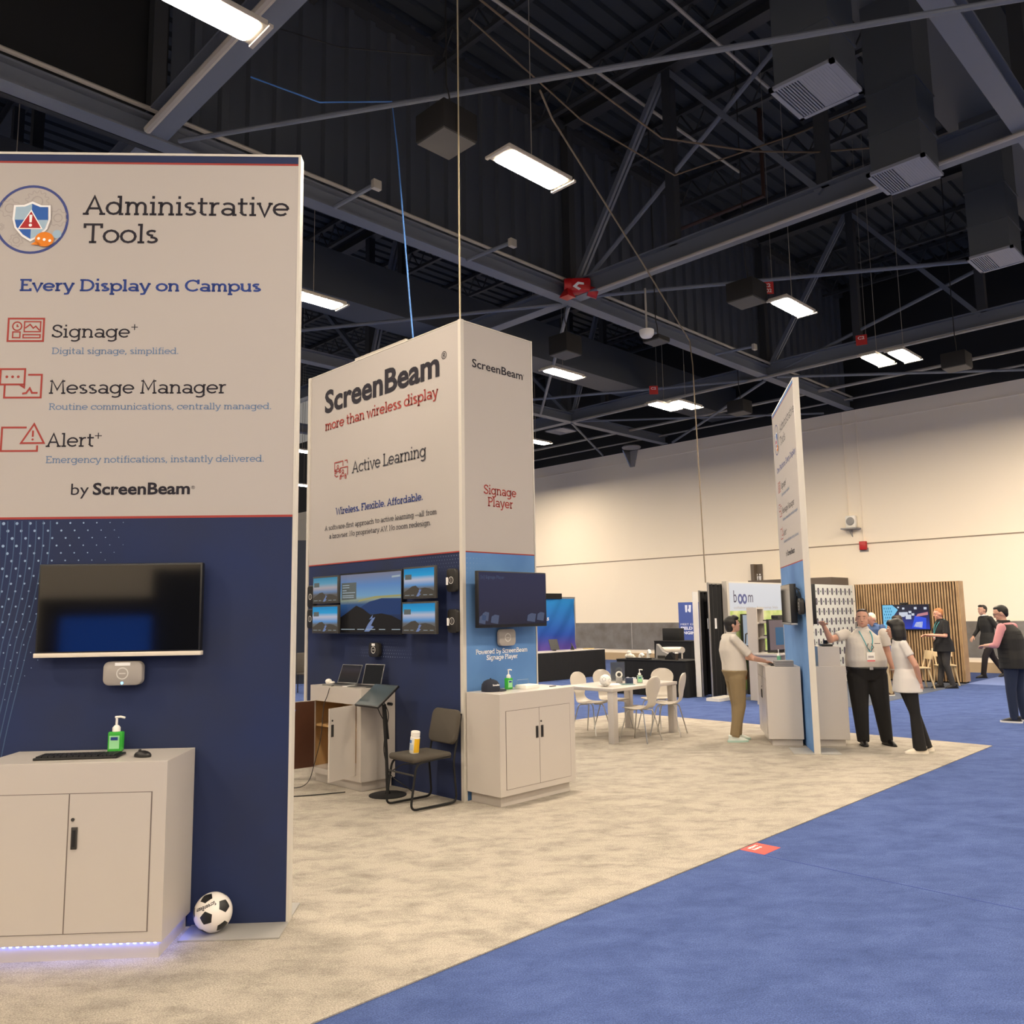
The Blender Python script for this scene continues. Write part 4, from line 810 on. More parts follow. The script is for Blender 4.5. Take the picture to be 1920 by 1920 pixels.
# soccer ball: truncated icosahedron, black pentagons
t = thing('soccer_ball', 'black and white soccer ball on the floor plate by the left cabinet', 'ball', D3(-.405, -.125, .010), DRZ)
ph = (1 + 5 ** .5) / 2
ico = [Vector(v).normalized() for v in [(-1, ph, 0), (1, ph, 0), (-1, -ph, 0), (1, -ph, 0), (0, -1, ph), (0, 1, ph), (0, -1, -ph), (0, 1, -ph), (ph, 0, -1), (ph, 0, 1), (-ph, 0, -1), (-ph, 0, 1)]]
rotq = ico[4].rotation_difference(Vector((-.06, -.97, .02))); rot2 = Matrix.Rotation(R(12), 3, Vector((-.06, -.97, .02)))
BRd = .108
mb = MB(); mb.sph((0, 0, BRd), BRd, None, 40, 26); ball = mb.obj('ball_skin', flat('ball_white', 238, 232, 226, .25), t, smooth=True)
for v in ico:
    c = rot2 @ (rotq @ v); nb = sorted(ico, key=lambda q: -(rot2 @ (rotq @ q)).dot(c))[1:6]; mb = MB()
    pts = [((c * 2 + (rot2 @ (rotq @ q))) / 3).normalized() for q in nb]
    a_ = c.orthogonal().normalized(); b_ = c.cross(a_); pts.sort(key=lambda p: math.atan2(p.dot(b_), p.dot(a_)))
    n = 6; vs_ = [Vector((0, 0, BRd)) + c * BRd * 1.004]; fs_ = []
    for i in range(5):                                  # fan, subdivided on the sphere
        p, q = pts[i], pts[(i + 1) % 5]; base = len(vs_)
        for r_ in range(1, n + 1):
            for k in range(r_ + 1): w_ = (c * (n - r_) + (p * (r_ - k) + q * k)).normalized() if r_ else c; vs_.append(Vector((0, 0, BRd)) + w_ * BRd * 1.004)
        ix = lambda r_, k: 0 if r_ == 0 else base + r_ * (r_ + 1) // 2 - 1 + k
        for r_ in range(n):
            for k in range(r_ + 1):
                fs_.append([ix(r_, k), ix(r_ + 1, k), ix(r_ + 1, k + 1)])
                if k < r_: fs_.append([ix(r_, k), ix(r_ + 1, k + 1), ix(r_, k + 1)])
    mb.add(vs_, fs_); mb.obj('black_patch', BLACKP, t, smooth=True)
def onball(u, v):                                        # words printed round the ball, upside down as it lies
    a = u / BRd; e = v / BRd
    d = Vector((math.sin(a) * math.cos(e), -math.cos(a) * math.cos(e), math.sin(e)))
    d = Matrix.Rotation(R(-22), 3, 'Y') @ d
    return Vector((0, 0, BRd)) + d * BRd * 1.006
mb = MB(); lettering(mb, 'ScreenBeam', lambda u, v: onball(-u, v), -.075, .065, .072, -.024, 'bold', .02); mb.obj('ball_lettering', INK, t)
# ---------------------------------------------------------------- things round the tower
def laptop(label, loc, rz, tilt, scr, w=.33, d=.22):
    t = thing('laptop', label, 'laptop', loc, rz)
    Bx('keyboard_deck', SILVER, t, -w / 2, w / 2, -d, 0, 0, .014, .003); Bx('keys', BLACKP, t, -w / 2 + .02, w / 2 - .02, -d + .09, -.02, .014, .0155)
    M_ = Matrix.Translation((0, -.004, .012)) @ Matrix.Rotation(R(-tilt), 4, 'X')
    mb = MB(); mb.box(-w / 2, w / 2, 0, .008, 0, d, M=M_); l = mb.obj('lid', SILVER, t)
    mb = MB(); mb.poly([(u, -.001, v) for u, v in rect(-w / 2 + .008, w / 2 - .008, .012, d - .008)[:-1]], M_); mb.obj('screen', scr, l); return t
LSC = screen_mat('screen_laptop', [(0, (20, 22, 26)), (.5, (46, 36, 34)), (.75, (58, 50, 58)), (1, (28, 30, 36))], .5)
laptop('silver laptop with a dark picture on the open white cabinet, left of two', (5.33, 8.0, 1.045), R(-82), 22, LSC)
laptop('silver laptop with a reflecting black screen on the open white cabinet, right of two', (5.36, 7.58, 1.045), R(-78), 16, SCRL, .28, .23)
t = thing('white_adapter', 'small white rounded gadget at the left end of the open cabinet top', 'gadget', (5.24, 8.24, 1.045)); MB().sph((0, 0, .03), (.035, .045, .03)).obj('body', WHITEPL, t, smooth=True); MB().box(-.02, .02, -.10, -.04, .005, .035, .006).obj('plug', WHITEPL, t, smooth=True)
tag(MB().box(-.09, .09, -.14, .14, 0, .004).obj('paper_sheets', WHITEINK, None, loc=(5.25, 7.72, 1.045), rz=R(12)), 'white papers between the two laptops on the open cabinet', 'paper')
tag(MB().tube(bend([(5.30, 7.98, 1.052), (5.06, 7.93, 1.05), (5.045, 7.95, .95), (5.03, 8.0, .86), (4.95, 7.92, .5), (4.82, 7.95, .02), (4.6, 8.1, .01), (4.2, 8.25, .01)], .12), .004, 6).obj('laptop_cable', CABLE, None, smooth=True), 'black cable from the left laptop down through the open cabinet to the carpet', 'cable')
tag(MB().tube(bend([(4.95, 7.45, .012), (4.65, 7.6, .008), (4.4, 7.75, .008), (3.9, 8.1, .008)], .2), .006, 6).obj('floor_cable', CABLE, None, smooth=True), 'black cable lying on the carpet in front of the open cabinet', 'cable')
# screen stand
t = thing('tablet_stand', 'black pole stand with a tilted touchscreen and a round base', 'stand', (5.185, 7.04, 0))
MB().lathe([(.19, 0), (.19, .008), (.17, .014), (.03, .018), (.022, .04)], n=32).obj('base', BLACKM, t, smooth=True)
MB().tube([(0, 0, .02), (-.012, .012, .45), (-.03, .035, .90)], .017, 10).obj('pole', BLACKM, t, smooth=True); MB().tube([(.02, .02, .55), (.0, .05, .90)], .010, 8).obj('inner_pole', BLACKM, t, smooth=True)
ta = math.atan2(.185, .25); M_ = Matrix.Translation((-.06, .11, .985)) @ Matrix.Rotation(-ta, 4, 'Y')
mb = MB(); mb.box(-.165, .165, -.205, .205, -.012, .012, .006, M=M_); pl_ = mb.obj('screen_plate', BLACKP, t, smooth=True)
mb = MB(); mb.poly([(x, y, .013) for x, y in rect(-.155, .155, -.195, .195)[:-1]], M_); mb.obj('glass', mat('dusty_glass', rgb(70, 80, 84), .12, spec=.8), pl_)
MB().cyl((-.02, -.03, .91), (-.02, -.09, .91), .016).obj('clamp_knob', BLACKP, t)
MB().tube(bend([(-.05, .16, .95), (-.04, .10, .82), (.03, .08, .7), (-.02, .02, .6), (.01, .06, .35), (.03, .0, .18), (.12, -.1, .1), (.2, -.16, .02)], .15), .005, 6).obj('cable', CABLE, t, smooth=True)
MB().tube(bend([(.0, .10, .95), (.05, .04, .8), (.0, .03, .66), (-.04, .03, .45), (.05, .05, .2), (.15, -.05, .3), (.28, -.12, .28)], .15), .005, 6).obj('cable', CABLE, t, smooth=True)
# charcoal sled chair
t = thing('sled_chair', 'charcoal padded chair with a black sled frame beside the tower', 'chair', (5.14, 6.44, 0), R(-93))
# local: x right of the sitter's back view, y towards the back
for sx in (-1, 1):
    x = sx * .20
    MB().tube(bend([(x, .20, .46), (x, -.20, .43), (x * 1.02, -.27, .02), (x * 1.02, .27, .02), (x, .235, .40), (x, .27, .55), (x, .335, .84)], .07), .011, 8).obj('side_frame', BLACKM, t, smooth=True)
MB().cyl((-.20, -.235, .33), (.20, -.235, .33), .009, None, 8).obj('front_bar', DGREY, t); MB().cyl((-.20, .20, .445), (.20, .20, .445), .009, None, 8).obj('rear_bar', BLACKM, t)
MB().box(-.21, .21, -.245, .215, .435, .495, .028, seg=4).obj('seat', CHAIRFAB, t, smooth=True)
M_ = Matrix.Translation((0, .30, .71)) @ Matrix.Rotation(R(-13), 4, 'X'); mb = MB(); rounded_plate(mb, .42, .33, .045, .07, 6, .014)
for i, v in enumerate(mb.v): mb.v[i] = tuple(M_ @ Vector(v))
mb.obj('backrest', CHAIRFAB, t, smooth=True)
t = thing('wipes_canister', 'white wipes canister with a yellow side standing on the charcoal chair', 'canister', (5.05, 6.44, .497), R(-60)); t.rotation_euler = (R(2), R(6), R(-60))
MB().lathe([(.043, 0), (.046, .006), (.046, .15), (.036, .158)], n=24).obj('body', WHITEPL, t, smooth=True); MB().lathe([(.043, .158), (.044, .164), (.044, .20), (.038, .206)], n=24).obj('lid', WHITEPL, t, smooth=True)
def band(mb, r, a0, a1, z0, z1, n=10):
    for i in range(n):
        p, q = R(a0 + (a1 - a0) * i / n), R(a0 + (a1 - a0) * (i + 1) / n); mb.poly([(r * math.cos(p), r * math.sin(p), z0), (r * math.cos(q), r * math.sin(q), z0), (r * math.cos(q), r * math.sin(q), z1), (r * math.cos(p), r * math.sin(p), z1)])
mb = MB(); mb.mi = 0; band(mb, .0466, -75, 40, .01, .14); mb.mi = 1; band(mb, .0466, -205, -85, .03, .085); mb.mi = 2; band(mb, .0467, -190, -110, .095, .125); mb.mi = 3; band(mb, .0466, -205, -85, .085, .145)
mb.obj('label', [flat('label_yellow', 240, 190, 40, .5), flat('label_pale_blue', 190, 205, 220, .5), flat('label_blue', 60, 110, 180, .5), flat('label_white', 225, 230, 235, .5)], t)
# cap, leaflets, phone on the right cabinet
t = thing('baseball_cap', 'navy baseball cap on the cabinet at the right end of the tower', 'cap', (5.71, 6.06, 1.045), R(-10))
CAPM = flat('cap_navy', 34, 38, 52, .9); mb = MB(); mb.lathe([(.092, 0), (.094, .03), (.088, .07), (.066, .10), (.03, .116), (.004, .12)], n=28); mb.obj('crown', CAPM, t, smooth=True)
mb = MB(); vs_ = []; n = 12
for i in range(n + 1):
    a = R(-70 + 140 * i / n); 
    for r_, z in ((.088, .012), (.17 - .045 * abs(math.sin(a)) ** 2, .006 - .012 * math.sin(a) ** 2 + .0)): vs_.append((r_ * math.cos(a), r_ * math.sin(a) * .92, max(z, .001)))
mb.add(vs_, [[2 * i, 2 * i + 1, 2 * i + 3, 2 * i + 2] for i in range(n)]); mb.add([(x, y, z + .006) for x, y, z in vs_], [[2 * i, 2 * i + 2, 2 * i + 3, 2 * i + 1] for i in range(n)]); mb.obj('brim', CAPM, t, smooth=True)
cfn = lambda u, v: ((.094 - max(0, v - .05) * .25) * math.cos(-R(74) + u / .09), (.094 - max(0, v - .05) * .25) * math.sin(-R(74) + u / .09), v)
mb = MB(); lettering(mb, 'ScreenBeam', lambda u, v: Vector(cfn(u, v)) * 1.0 + Vector((0, 0, 0)), -.055, .04, .058, .016, 'bold', .02); mb.obj('cap_lettering', WHITEINK, t)
MB().sph((0, 0, .121), .008).obj('button', CAPM, t, smooth=True)
t = thing('leaflet_box', 'low white box of leaflets on the cabinet beside the sanitizer', 'box', (6.17, 5.99, 1.045), R(2)); Bx('tray', WHITEPL, t, -.11, .10, -.07, .08, 0, .035, .003); Bx('leaflets', WHITEINK, t, -.10, .09, -.06, .07, .035, .04)
MB().tube([(-.09, .07, .04), (-.09, .07, .085), (.08, .07, .085), (.08, .07, .04)], .0025, 6).obj('holder_rim', flat('clear_rim', 150, 170, 190, .2), t)
tag(Bx('phone', DGREY, None, 6.42, 6.50, 5.90, 5.93, 1.045, 1.053, .003), 'small dark pen-like gadget lying at the right end of the white cabinet', 'gadget')
tag(Bx('card_stack', WHITEINK, None, 6.30, 6.39, 6.04, 6.09, 1.045, 1.05), 'thin stack of white cards behind the leaflet box', 'paper')
# ---------------------------------------------------------------- white table and chairs
t = thing('white_table', 'square-legged white meeting table at the back of the booth', 'table', (9.96, 7.75, 0))
Bx('tabletop', LAM, t, -.78, .78, -.47, .47, .705, .75, .003)
for sx in (-1, 1):
    for sy in (-1, 1): Bx('leg', LAM, t, sx * .77, sx * .67, sy * .46, sy * .36, 0, .705, .003)
SHELL = flat('white_shell', 214, 206, 194, .35)
def shell_chair(loc, rz, label):
    t = thing('shell_chair', label, 'chair', loc, rz, 'white shell chairs round the table')
    # local: sitter faces -y; seat and waisted back in one bent sheet
    prof = [(-.215, .452), (-.19, .462), (-.10, .458), (0, .45), (.08, .448), (.145, .462), (.185, .50), (.205, .55), (.22, .62), (.235, .70), (.25, .79), (.264, .87), (.272, .905)]
    wid = [.13, .165, .20, .215, .20, .165, .13, .11, .14, .195, .215, .17, .06]
    vs_ = []; nx = 10
    for (y, z), w in zip(prof, wid):
        for i in range(nx + 1):
            q = -1 + 2 * i / nx; curve = .02 * q * q
            vs_.append((q * w, y - (curve if z > .56 else 0), z + (curve * .6 if z <= .56 else 0)))
    k = nx + 1; n = len(prof); fs_ = [[i * k + j, i * k + j + 1, (i + 1) * k + j + 1, (i + 1) * k + j] for i in range(n - 1) for j in range(nx)]
    mb = MB(); mb.add(vs_, fs_); o = mb.obj('shell', SHELL, t, smooth=True)
    for p in o.data.polygons: p.use_smooth = True
    md = o.modifiers.new('s', 'SOLIDIFY'); md.thickness = .011; md.offset = 0; sb = o.modifiers.new('b', 'SUBSURF'); sb.levels = 1; sb.render_levels = 1
    for sx in (-1, 1):
        for sy in (-1, 1): MB().tube(bend([(sx * .04, sy * .03, .435), (sx * .13, sy * .13, .43), (sx * .205, sy * .225, .004)], .04), .0085, 8).obj('leg', SILVER, t, smooth=True)
    return t
sc0 = shell_chair((9.80, 8.20, 0), R(4), 'white shell chair at the left corner of the white table, far side')
dup(sc0, (10.36, 8.22, 0), R(-6), 'white shell chair behind the middle of the white table, far side')
dup(sc0, (9.66, 7.19, 0), R(186), 'white shell chair nearest the camera, seen from behind at the table')
dup(sc0, (10.42, 7.24, 0), R(200), 'white shell chair at the right of the table, seen nearly from the side')
dup(sc0, (10.90, 7.80, 0), R(-84), 'white shell chair at the far right end of the table, facing the camera')
Z = .75
t = thing('mini_ball', 'small white ball with grey patches on the white table', 'ball', (9.42, 7.60, Z)); MB().sph((0, 0, .085), .085, None, 24, 16).obj('ball_skin', WHITEPL, t, smooth=True)
for i, v in enumerate(ico):
    c = (rotq @ v).normalized(); a_ = c.orthogonal().normalized(); b_ = c.cross(a_); mb = MB()
    mb.poly([Vector((0, 0, .085)) + (c * .98 + (a_ * math.cos(2 * PI * k / 5) + b_ * math.sin(2 * PI * k / 5)) * .36).normalized() * .0865 for k in range(5)]); mb.obj('grey_patch', flat('patch_grey', 96, 98, 108, .5), t)
t = thing('sign_holder', 'clear upright sign holder with a dark sheet on the white table', 'sign holder', (10.32, 8.08, Z), R(-52)); Bx('sheet', mat('holder_sheet', rgb(72, 76, 92), .2, noise=(6, rgb(84, 60, 70))), t, -.105, .105, -.002, .002, .01, .28); Bx('acrylic', mat('acrylic', rgb(190, 200, 210), .05, trans=.9), t, -.112, .112, -.0045, -.0025, 0, .292); Bx('foot', MATS['acrylic'], t, -.11, .11, -.05, .05, 0, .004)
t = thing('ring_gadget', 'white ring-topped gadget on a grey box on the white table', 'gadget', (9.98, 7.79, Z), R(-45)); Bx('grey_box', GREYPL, t, -.045, .045, -.03, .03, 0, .085, .004); mb = MB(); mb.tube([(.04 * math.cos(a), 0, .125 + .04 * math.sin(a)) for a in [2 * PI * k / 20 for k in range(20)]], .013, 8, True); mb.obj('ring', WHITEPL, t, smooth=True); MB().cyl((0, -.006, .125), (0, .006, .125), .03).obj('disc', DGREY, t)
tag(Bx('blue_box', flat('box_navy', 44, 58, 88, .5), None, -.05, .05, -.05, .05, 0, .085, .003, loc=(10.0, 7.62, Z), rz=R(-40)), 'small dark blue box on the white table', 'box')
tag(Bx('table_papers', WHITEINK, None, -.16, .16, -.12, .12, 0, .005, loc=(9.72, 7.74, Z), rz=R(-30)), 'white papers on the white table between the ball and the ring gadget', 'paper')
tag(Bx('glass_tray', mat('tray_teal', rgb(130, 160, 160), .15), None, -.10, .10, -.09, .09, 0, .010, loc=(9.86, 7.55, Z), rz=R(-40)), 'flat pale teal tray on the white table in front of the blue box', 'tray')
sanitizer('clear hand sanitizer pump bottle on the white table', (10.18, 7.56, Z), R(-45), 1.1, mat('clear_gel', rgb(190, 215, 195), .1, trans=.5))
# ---------------------------------------------------------------- screens and gear at the edge-on sign
t = off_tv('television seen edge-on, hung on the left side of the edge-on sign', E3(.72, .145, 1.60), ERZ + PI, .86, .54, SCRL, SILVER, .06, .08)
t = receiver('black receiver on the left side of the edge-on sign, in front of the television', E3(.13, .018, 1.84), ERZ + PI, .21, .21, .05, RECB, RINGL)
t = off_tv('dark television on the right side of the edge-on sign, behind the pointing hand', E3(1.0, -.225, 1.60), ERZ, .86, .54, SCRL, None, .06, .08)
tag(MB().tube(bend([E3(.3, .02, 2.06), E3(.2, .10, 2.10), E3(.1, .05, 2.02), E3(.13, .03, 1.95)], .05), .006, 6).obj('screen_cable', CABLE, None, smooth=True), 'looped black cable above the receiver on the edge-on sign', 'cable')
keyboard('black keyboard under the hands of the young man in khakis', E3(.95, .38, 1.04), ERZ + PI, .36, .13)
t = thing('paper_stack', 'stack of grey folders on the cabinet at the edge-on sign', 'folders', E3(.72, .22, 1.04), ERZ); [Bx('folder', flat('folder_%d' % (i % 2), *((150, 148, 150) if i % 2 else (100, 98, 100)), .6), t, -.10, .10, -.12, .12, i * .013, i * .013 + .012) for i in range(6)]
sanitizer('green hand sanitizer pump bottle behind the grey folders', E3(1.15, .22, 1.04), ERZ, 1.1, mat('mint_gel', rgb(130, 205, 165), .15, trans=.3))
t = thing('cable_shelf', 'small white shelf with a plug strip on the right cabinet of the edge-on sign', 'shelf', E3(.84, -.36, 1.04), ERZ)
Bx('shelf_board', LAM, t, -.2, .2, -.14, .14, .24, .26); [Bx('shelf_side', LAM, t, x, x + .02, -.14, .14, 0, .24) for x in (-.2, .18)]; Bx('shelf_back', LAM, t, -.18, .18, .12, .14, 0, .24)
t = thing('camera_gadget', 'black small camera gadget on the little white shelf', 'gadget', E3(.80, -.36, 1.30), ERZ); Bx('gadget_base', BLACKP, t, -.10, .10, -.07, .07, 0, .03, .006); MB().cyl((0, 0, .03), (0, 0, .08), .03).obj('lens', BLACKP, t)
# ---------------------------------------------------------------- floor sticker
t = thing('floor_sticker', 'red floor sticker with pale letters on the blue carpet edge', 'sticker', (5.96, 3.345, -.0078)); Bx('sheet', flat('sticker_red', 236, 70, 62, .6), t, -.125, .125, -.10, .10, 0, .0015)
words(t, 'sticker_lettering', WHITEINK, [('start', -.08, .08, .055, .03, 'bold', .02), ('here', -.08, .06, .01, .03, 'bold', .02)], lambda u, v: (-.02 - v * 1.0 + .0, .0 + u, .0022) if False else (u * .8, v - .0, .0022))
# ---------------------------------------------------------------- neighbouring booths
def draped_table(label, x0, x1, y0, y1, h, top=None):
    t = thing('draped_table', label, 'table', ((x0 + x1) / 2, (y0 + y1) / 2, -.008)); w, d = (x1 - x0) / 2, (y1 - y0) / 2
    pts = []; per = [(-w, -d), (w, -d), (w, d), (-w, d), (-w, -d)]
    for (a, b), (c, e) in zip(per, per[1:]):
        L_ = math.hypot(c - a, e - b); n = int(L_ / .05); nx_, ny_ = (e - b) / L_, -(c - a) / L_
        for i in range(n): k = i / n; o_ = .012 * math.sin(i * 2.1) + .008 * math.sin(i * .9); pts.append((a + (c - a) * k, b + (e - b) * k, nx_, ny_, o_))
    vs_ = [(x, y, h) for x, y, nx_, ny_, o_ in pts] + [(x + nx_ * (.02 + o_), y + ny_ * (.02 + o_), 0.004) for x, y, nx_, ny_, o_ in pts]; n = len(pts)
    mb = MB(); mb.add(vs_, [[i, (i + 1) % n, n + (i + 1) % n, n + i] for i in range(n)] + [list(range(n))]); mb.obj('table_skirt', DRAPE, t, smooth=True)
    Bx('tabletop', top or DRAPE, t, -w - .01, w + .01, -d - .01, d + .01, h, h + .02, .004); return t
draped_table('long table with a pleated black skirt and a white top at the blue backdrop', 15.9, 19.1, 15.4, 16.1, .745, LAM)
t = draped_table('table under a black cloth with white letters, covered with gadgets', 15.05, 15.8, 9.98, 11.8, .745)
words(t, 'cloth_lettering', WHITEINK, [('OOSW.', -.84, -.12, .20, .17, 'bold', .03)], lambda u, v: (-.415, -u, v))
draped_table('tall black draped counter behind the gadget table', 18.2, 18.9, 11.9, 13.0, 1.03)
BACKD = screen_mat('x', [(0, (0, 0, 0)), (1, (0, 0, 0))], 0)
bm_ = bpy.data.materials.new('blue_backdrop'); bm_.use_nodes = True; nt = bm_.node_tree; N = nt.nodes.new; K = nt.links.new
tc = N('ShaderNodeTexCoord'); sp = N('ShaderNodeSeparateXYZ'); K(tc.outputs['Generated'], sp.inputs[0]); rr = N('ShaderNodeValToRGB'); K(sp.outputs[2], rr.inputs[0]); e_ = rr.color_ramp.elements
while len(e_) < 4: e_.new(.5)
for q_, (p_, c_) in zip(e_, [(0, (124, 74, 150)), (.35, (86, 70, 160)), (.5, (34, 78, 176)), (1, (28, 132, 206))]): q_.position = p_; q_.color = rgb(*c_)
K(rr.outputs[0], nt.nodes['Principled BSDF'].inputs['Base Color']); nt.nodes['Principled BSDF'].inputs['Roughness'].default_value = .8
t = thing('fabric_backdrop', 'blue to purple fabric backdrop behind the black skirted table', 'backdrop', (17.6, 17.3, -.008), 0)
mb = MB(); vs_ = []; nx, nz = 60, 24
for j in range(nz + 1):
    for i in range(nx + 1):
        x = -2.45 + 4.85 * i / nx; z = .02 + 2.24 * j / nz; vs_.append((x, .03 * math.sin(x * 3 + z * 4) * (1 - abs(z - 1.2) / 1.6) + .02 * math.sin(x * 9 - z * 7), z))
mb.add(vs_, [[j * (nx + 1) + i, j * (nx + 1) + i + 1, (j + 1) * (nx + 1) + i + 1, (j + 1) * (nx + 1) + i] for j in range(nz) for i in range(nx)]); mb.obj('fabric', bm_, t, smooth=True)
for x in (-2.47, 2.40): MB().cyl((x, 0, 0), (x, 0, 2.31), .025).obj('upright', SILVER, t)
MB().cyl((-2.47, 0, 2.29), (2.40, 0, 2.29), .022).obj('crossbar', SILVER, t); Bx('black_valance', DRAPE, t, -2.4, 1.75, -.05, -.03, 2.25, 2.42)
words(t, 'backdrop_lettering', WHITEINK, [('VERS', .72, 1.12, 1.60, .085, 'bold', .03)], lambda u, v: (u, -.065, v))
def tablet_on_stand(label, loc, rz, s=1.0):
    t = thing('tablet', label, 'tablet', loc, rz); M_ = Matrix.Translation((0, 0, .03)) @ Matrix.Rotation(R(-28), 4, 'X')
    mb = MB(); mb.box(-.11 * s, .11 * s, 0, .012, 0, .26 * s, M=M_); mb.obj('slab', BLACKP, t); mb = MB(); mb.prism([(0, .0, 0), (0, .16 * s, 0), (0, .10 * s, .20 * s)], (.03, 0, 0)); mb.obj('prop', DGREY, t); return t
tablet_on_stand('black tablet tilted on a stand, left end of the white-topped table', (17.35, 15.75, .758), R(-20), 1.25); tablet_on_stand('smaller black tablet lying back on the white-topped table', (18.15, 15.75, .758), R(35), .7)
tag(Bx('brochures', flat('brochure', 200, 180, 130, .6), None, -.14, .14, -.1, .1, 0, .02, loc=(18.75, 15.72, .757)), 'flat brochures at the right end of the white-topped table', 'paper')
Zt = .758
t = thing('plush_toy', 'white plush lump at the left end of the black gadget table', 'toy', (15.3, 11.62, Zt)); mb = MB(); [mb.sph((x, y, z), r_) for x, y, z, r_ in ((0, 0, .06, .065), (.02, .09, .05, .05), (-.02, -.09, .05, .05), (0, .02, .13, .05), (.0, -.13, .03, .03))]; mb.obj('plush', flat('plush_white', 225, 218, 205, .95, bump=(90, .5)), t, smooth=True)
for i, (y, h, lb) in enumerate([(11.33, .10, 'short white rounded gadget in the middle of the gadget table'), (11.12, .19, 'tall white bent gadget in the middle of the gadget table')]):
    t = thing('white_gadget', lb, 'gadget', (15.35, y, Zt), R(-30 * i)); MB().tube(bend([(0, .05, 0), (0, .03, h * .8), (0, -.02, h), (0, -.06, h * .6)], .06), .035, 10).obj('body', WHITEPL, t, smooth=True); MB().cyl((0, 0, 0), (0, 0, .012), .06).obj('base', WHITEPL, t)
t = thing('grey_model', 'grey pointed model on the gadget table beside the white gadgets', 'model', (15.4, 10.82, Zt)); mb = MB(); mb.prism([(0, .16, 0), (0, .13, .33), (0, .08, .30), (0, -.02, .17), (0, -.16, .12), (0, -.2, 0)], (.10, 0, 0)); mb.obj('body', GREYPL, t); MB().box(-.01, .0, -.1, .1, .02, .08).obj('face', DGREY, t)
tag(MB().prism([(0, -.12, 0), (0, .12, 0), (0, .10, .06), (0, -.02, .16)], (.1, 0, 0)).obj('black_gadget', BLACKP, None, loc=(15.3, 10.55, Zt)), 'black wedge gadget on the gadget table right of the grey model', 'gadget')
tag(Bx('black_tray', BLACKP, None, -.08, .08, -.3, .3, 0, .03, .008, loc=(15.18, 11.28, Zt)), 'long black tray at the front of the gadget table', 'tray')
t = thing('paper_cup', 'dark cup with a white lid at the right of the gadget table', 'cup', (15.25, 10.32, Zt)); MB().lathe([(.03, 0), (.04, .14)], n=16).obj('cup', flat('cup_brown', 70, 58, 50, .6), t, smooth=True); MB().lathe([(.042, .14), (.042, .15), (.034, .165)], n=16).obj('lid', WHITEPL, t, smooth=True)
tag(Bx('black_speaker', BLACKM, None, -.12, .12, -.26, .26, 0, .32, .01, loc=(18.5, 12.6, 1.043)), 'large black box on the tall draped counter', 'speaker')
t = thing('padded_chair', 'cream padded chair with curved back behind the gadget table', 'chair', (16.9, 11.55, -.008), R(-47))
MB().lathe([(.24, .44), (.26, .47), (.25, .52), (.2, .54)], n=24).obj('seat', SHELL, t, smooth=True); mb = MB(); mb.tube([(.27 * math.cos(R(a)), .27 * math.sin(R(a)), .88) for a in range(20, 165, 12)], .075, 10); mb.obj('backrest', SHELL, t, smooth=True)
for a in (25, 155): MB().tube([(.26 * math.cos(R(a)), .26 * math.sin(R(a)), .5), (.27 * math.cos(R(a)), .27 * math.sin(R(a)), .88)], .018).obj('back_post', SHELL, t)
for a in (45, 135, 225, 315): MB().cyl((.16 * math.cos(R(a)), .16 * math.sin(R(a)), .45), (.24 * math.cos(R(a)), .24 * math.sin(R(a)), 0), .014).obj('leg', SILVER, t)
t = thing('banner', 'blue upright banner with white letters behind the gadget table', 'banner', (20.0, 12.95, -.008), R(-88)); Bx('banner_cloth', flat('banner_blue', 62, 82, 150, .7), t, -.46, .46, 0, .012, .3, 2.06); Bx('banner_foot', SILVER, t, -.46, .46, -.12, .14, 0, .07); MB().cyl((0, .03, .07), (0, .03, 2.06), .012).obj('banner_pole', SILVER, t)
words(t, 'banner_lettering', flat('ink_banner', 210, 215, 235, .8), [('MEET EXP', -.40, .10, 1.42, .05, 'bold', .0), ('FIELD', -.40, -.02, 1.30, .075, 'bold', .04), ('ENGINE', -.40, .14, 1.17, .075, 'bold', .04)], lambda u, v: (u, -.002, v))
mb = MB(); [mb.poly([(x + q * .5, -.002, z) for q, z in ((0, 1.98), (.16, 1.98), (.12, 1.78), (.02, 1.78))]) for x in (-.24, -.12)]; disc(mb, -.10, 1.84, .05, lambda u, v: (u, -.0025, v)); mb.obj('banner_mark', MATS['ink_banner'], t)
# black draped booth
def drape_wall(label, x0, y0, x1, y1, h, posts=True):
    t = thing('drape_wall', label, 'drape', (x0, y0, -.008), math.atan2(y1 - y0, x1 - x0)); L_ = math.hypot(x1 - x0, y1 - y0); n = max(8, int(L_ / .03)); vs_ = []
    for z in (.03, h): vs_ += [(L_ * i / n, .025 * math.sin(i * 1.1), z) for i in range(n + 1)]
    mb = MB(); mb.add(vs_, [[i, i + 1, n + 2 + i, n + 1 + i] for i in range(n)]); mb.obj('drape', DRAPE, t, smooth=True)
    MB().cyl((0, 0, h), (L_, 0, h), .02).obj('drape_rail', SILVER, t)
    for x in (0, L_): MB().cyl((x, 0, 0), (x, 0, h + .03), .022).obj('post', SILVER, t)
    return t
t = thing('end_panel', 'white edge panel at the left end of the black draped booth', 'panel', (15.40, 9.89, -.008), R(-45)); Bx('panel', WHITEPL, t, -.055, .055, 0, .05, 0, 2.22)
drape_wall('black drape behind the white edge panel', 15.48, 9.84, 18.0, 9.84, 2.22); drape_wall('black drape right of the metal post, beside the lightbox sign', 15.42, 9.58, 17.6, 9.58, 2.38)
tag(Bx('notice_sheet', WHITEINK, None, -.10, .10, -.004, 0, 0, .22, loc=(15.62, 9.64, 1.42), rz=R(-45)), 'white sheet pinned in the opening of the black draped booth', 'paper')
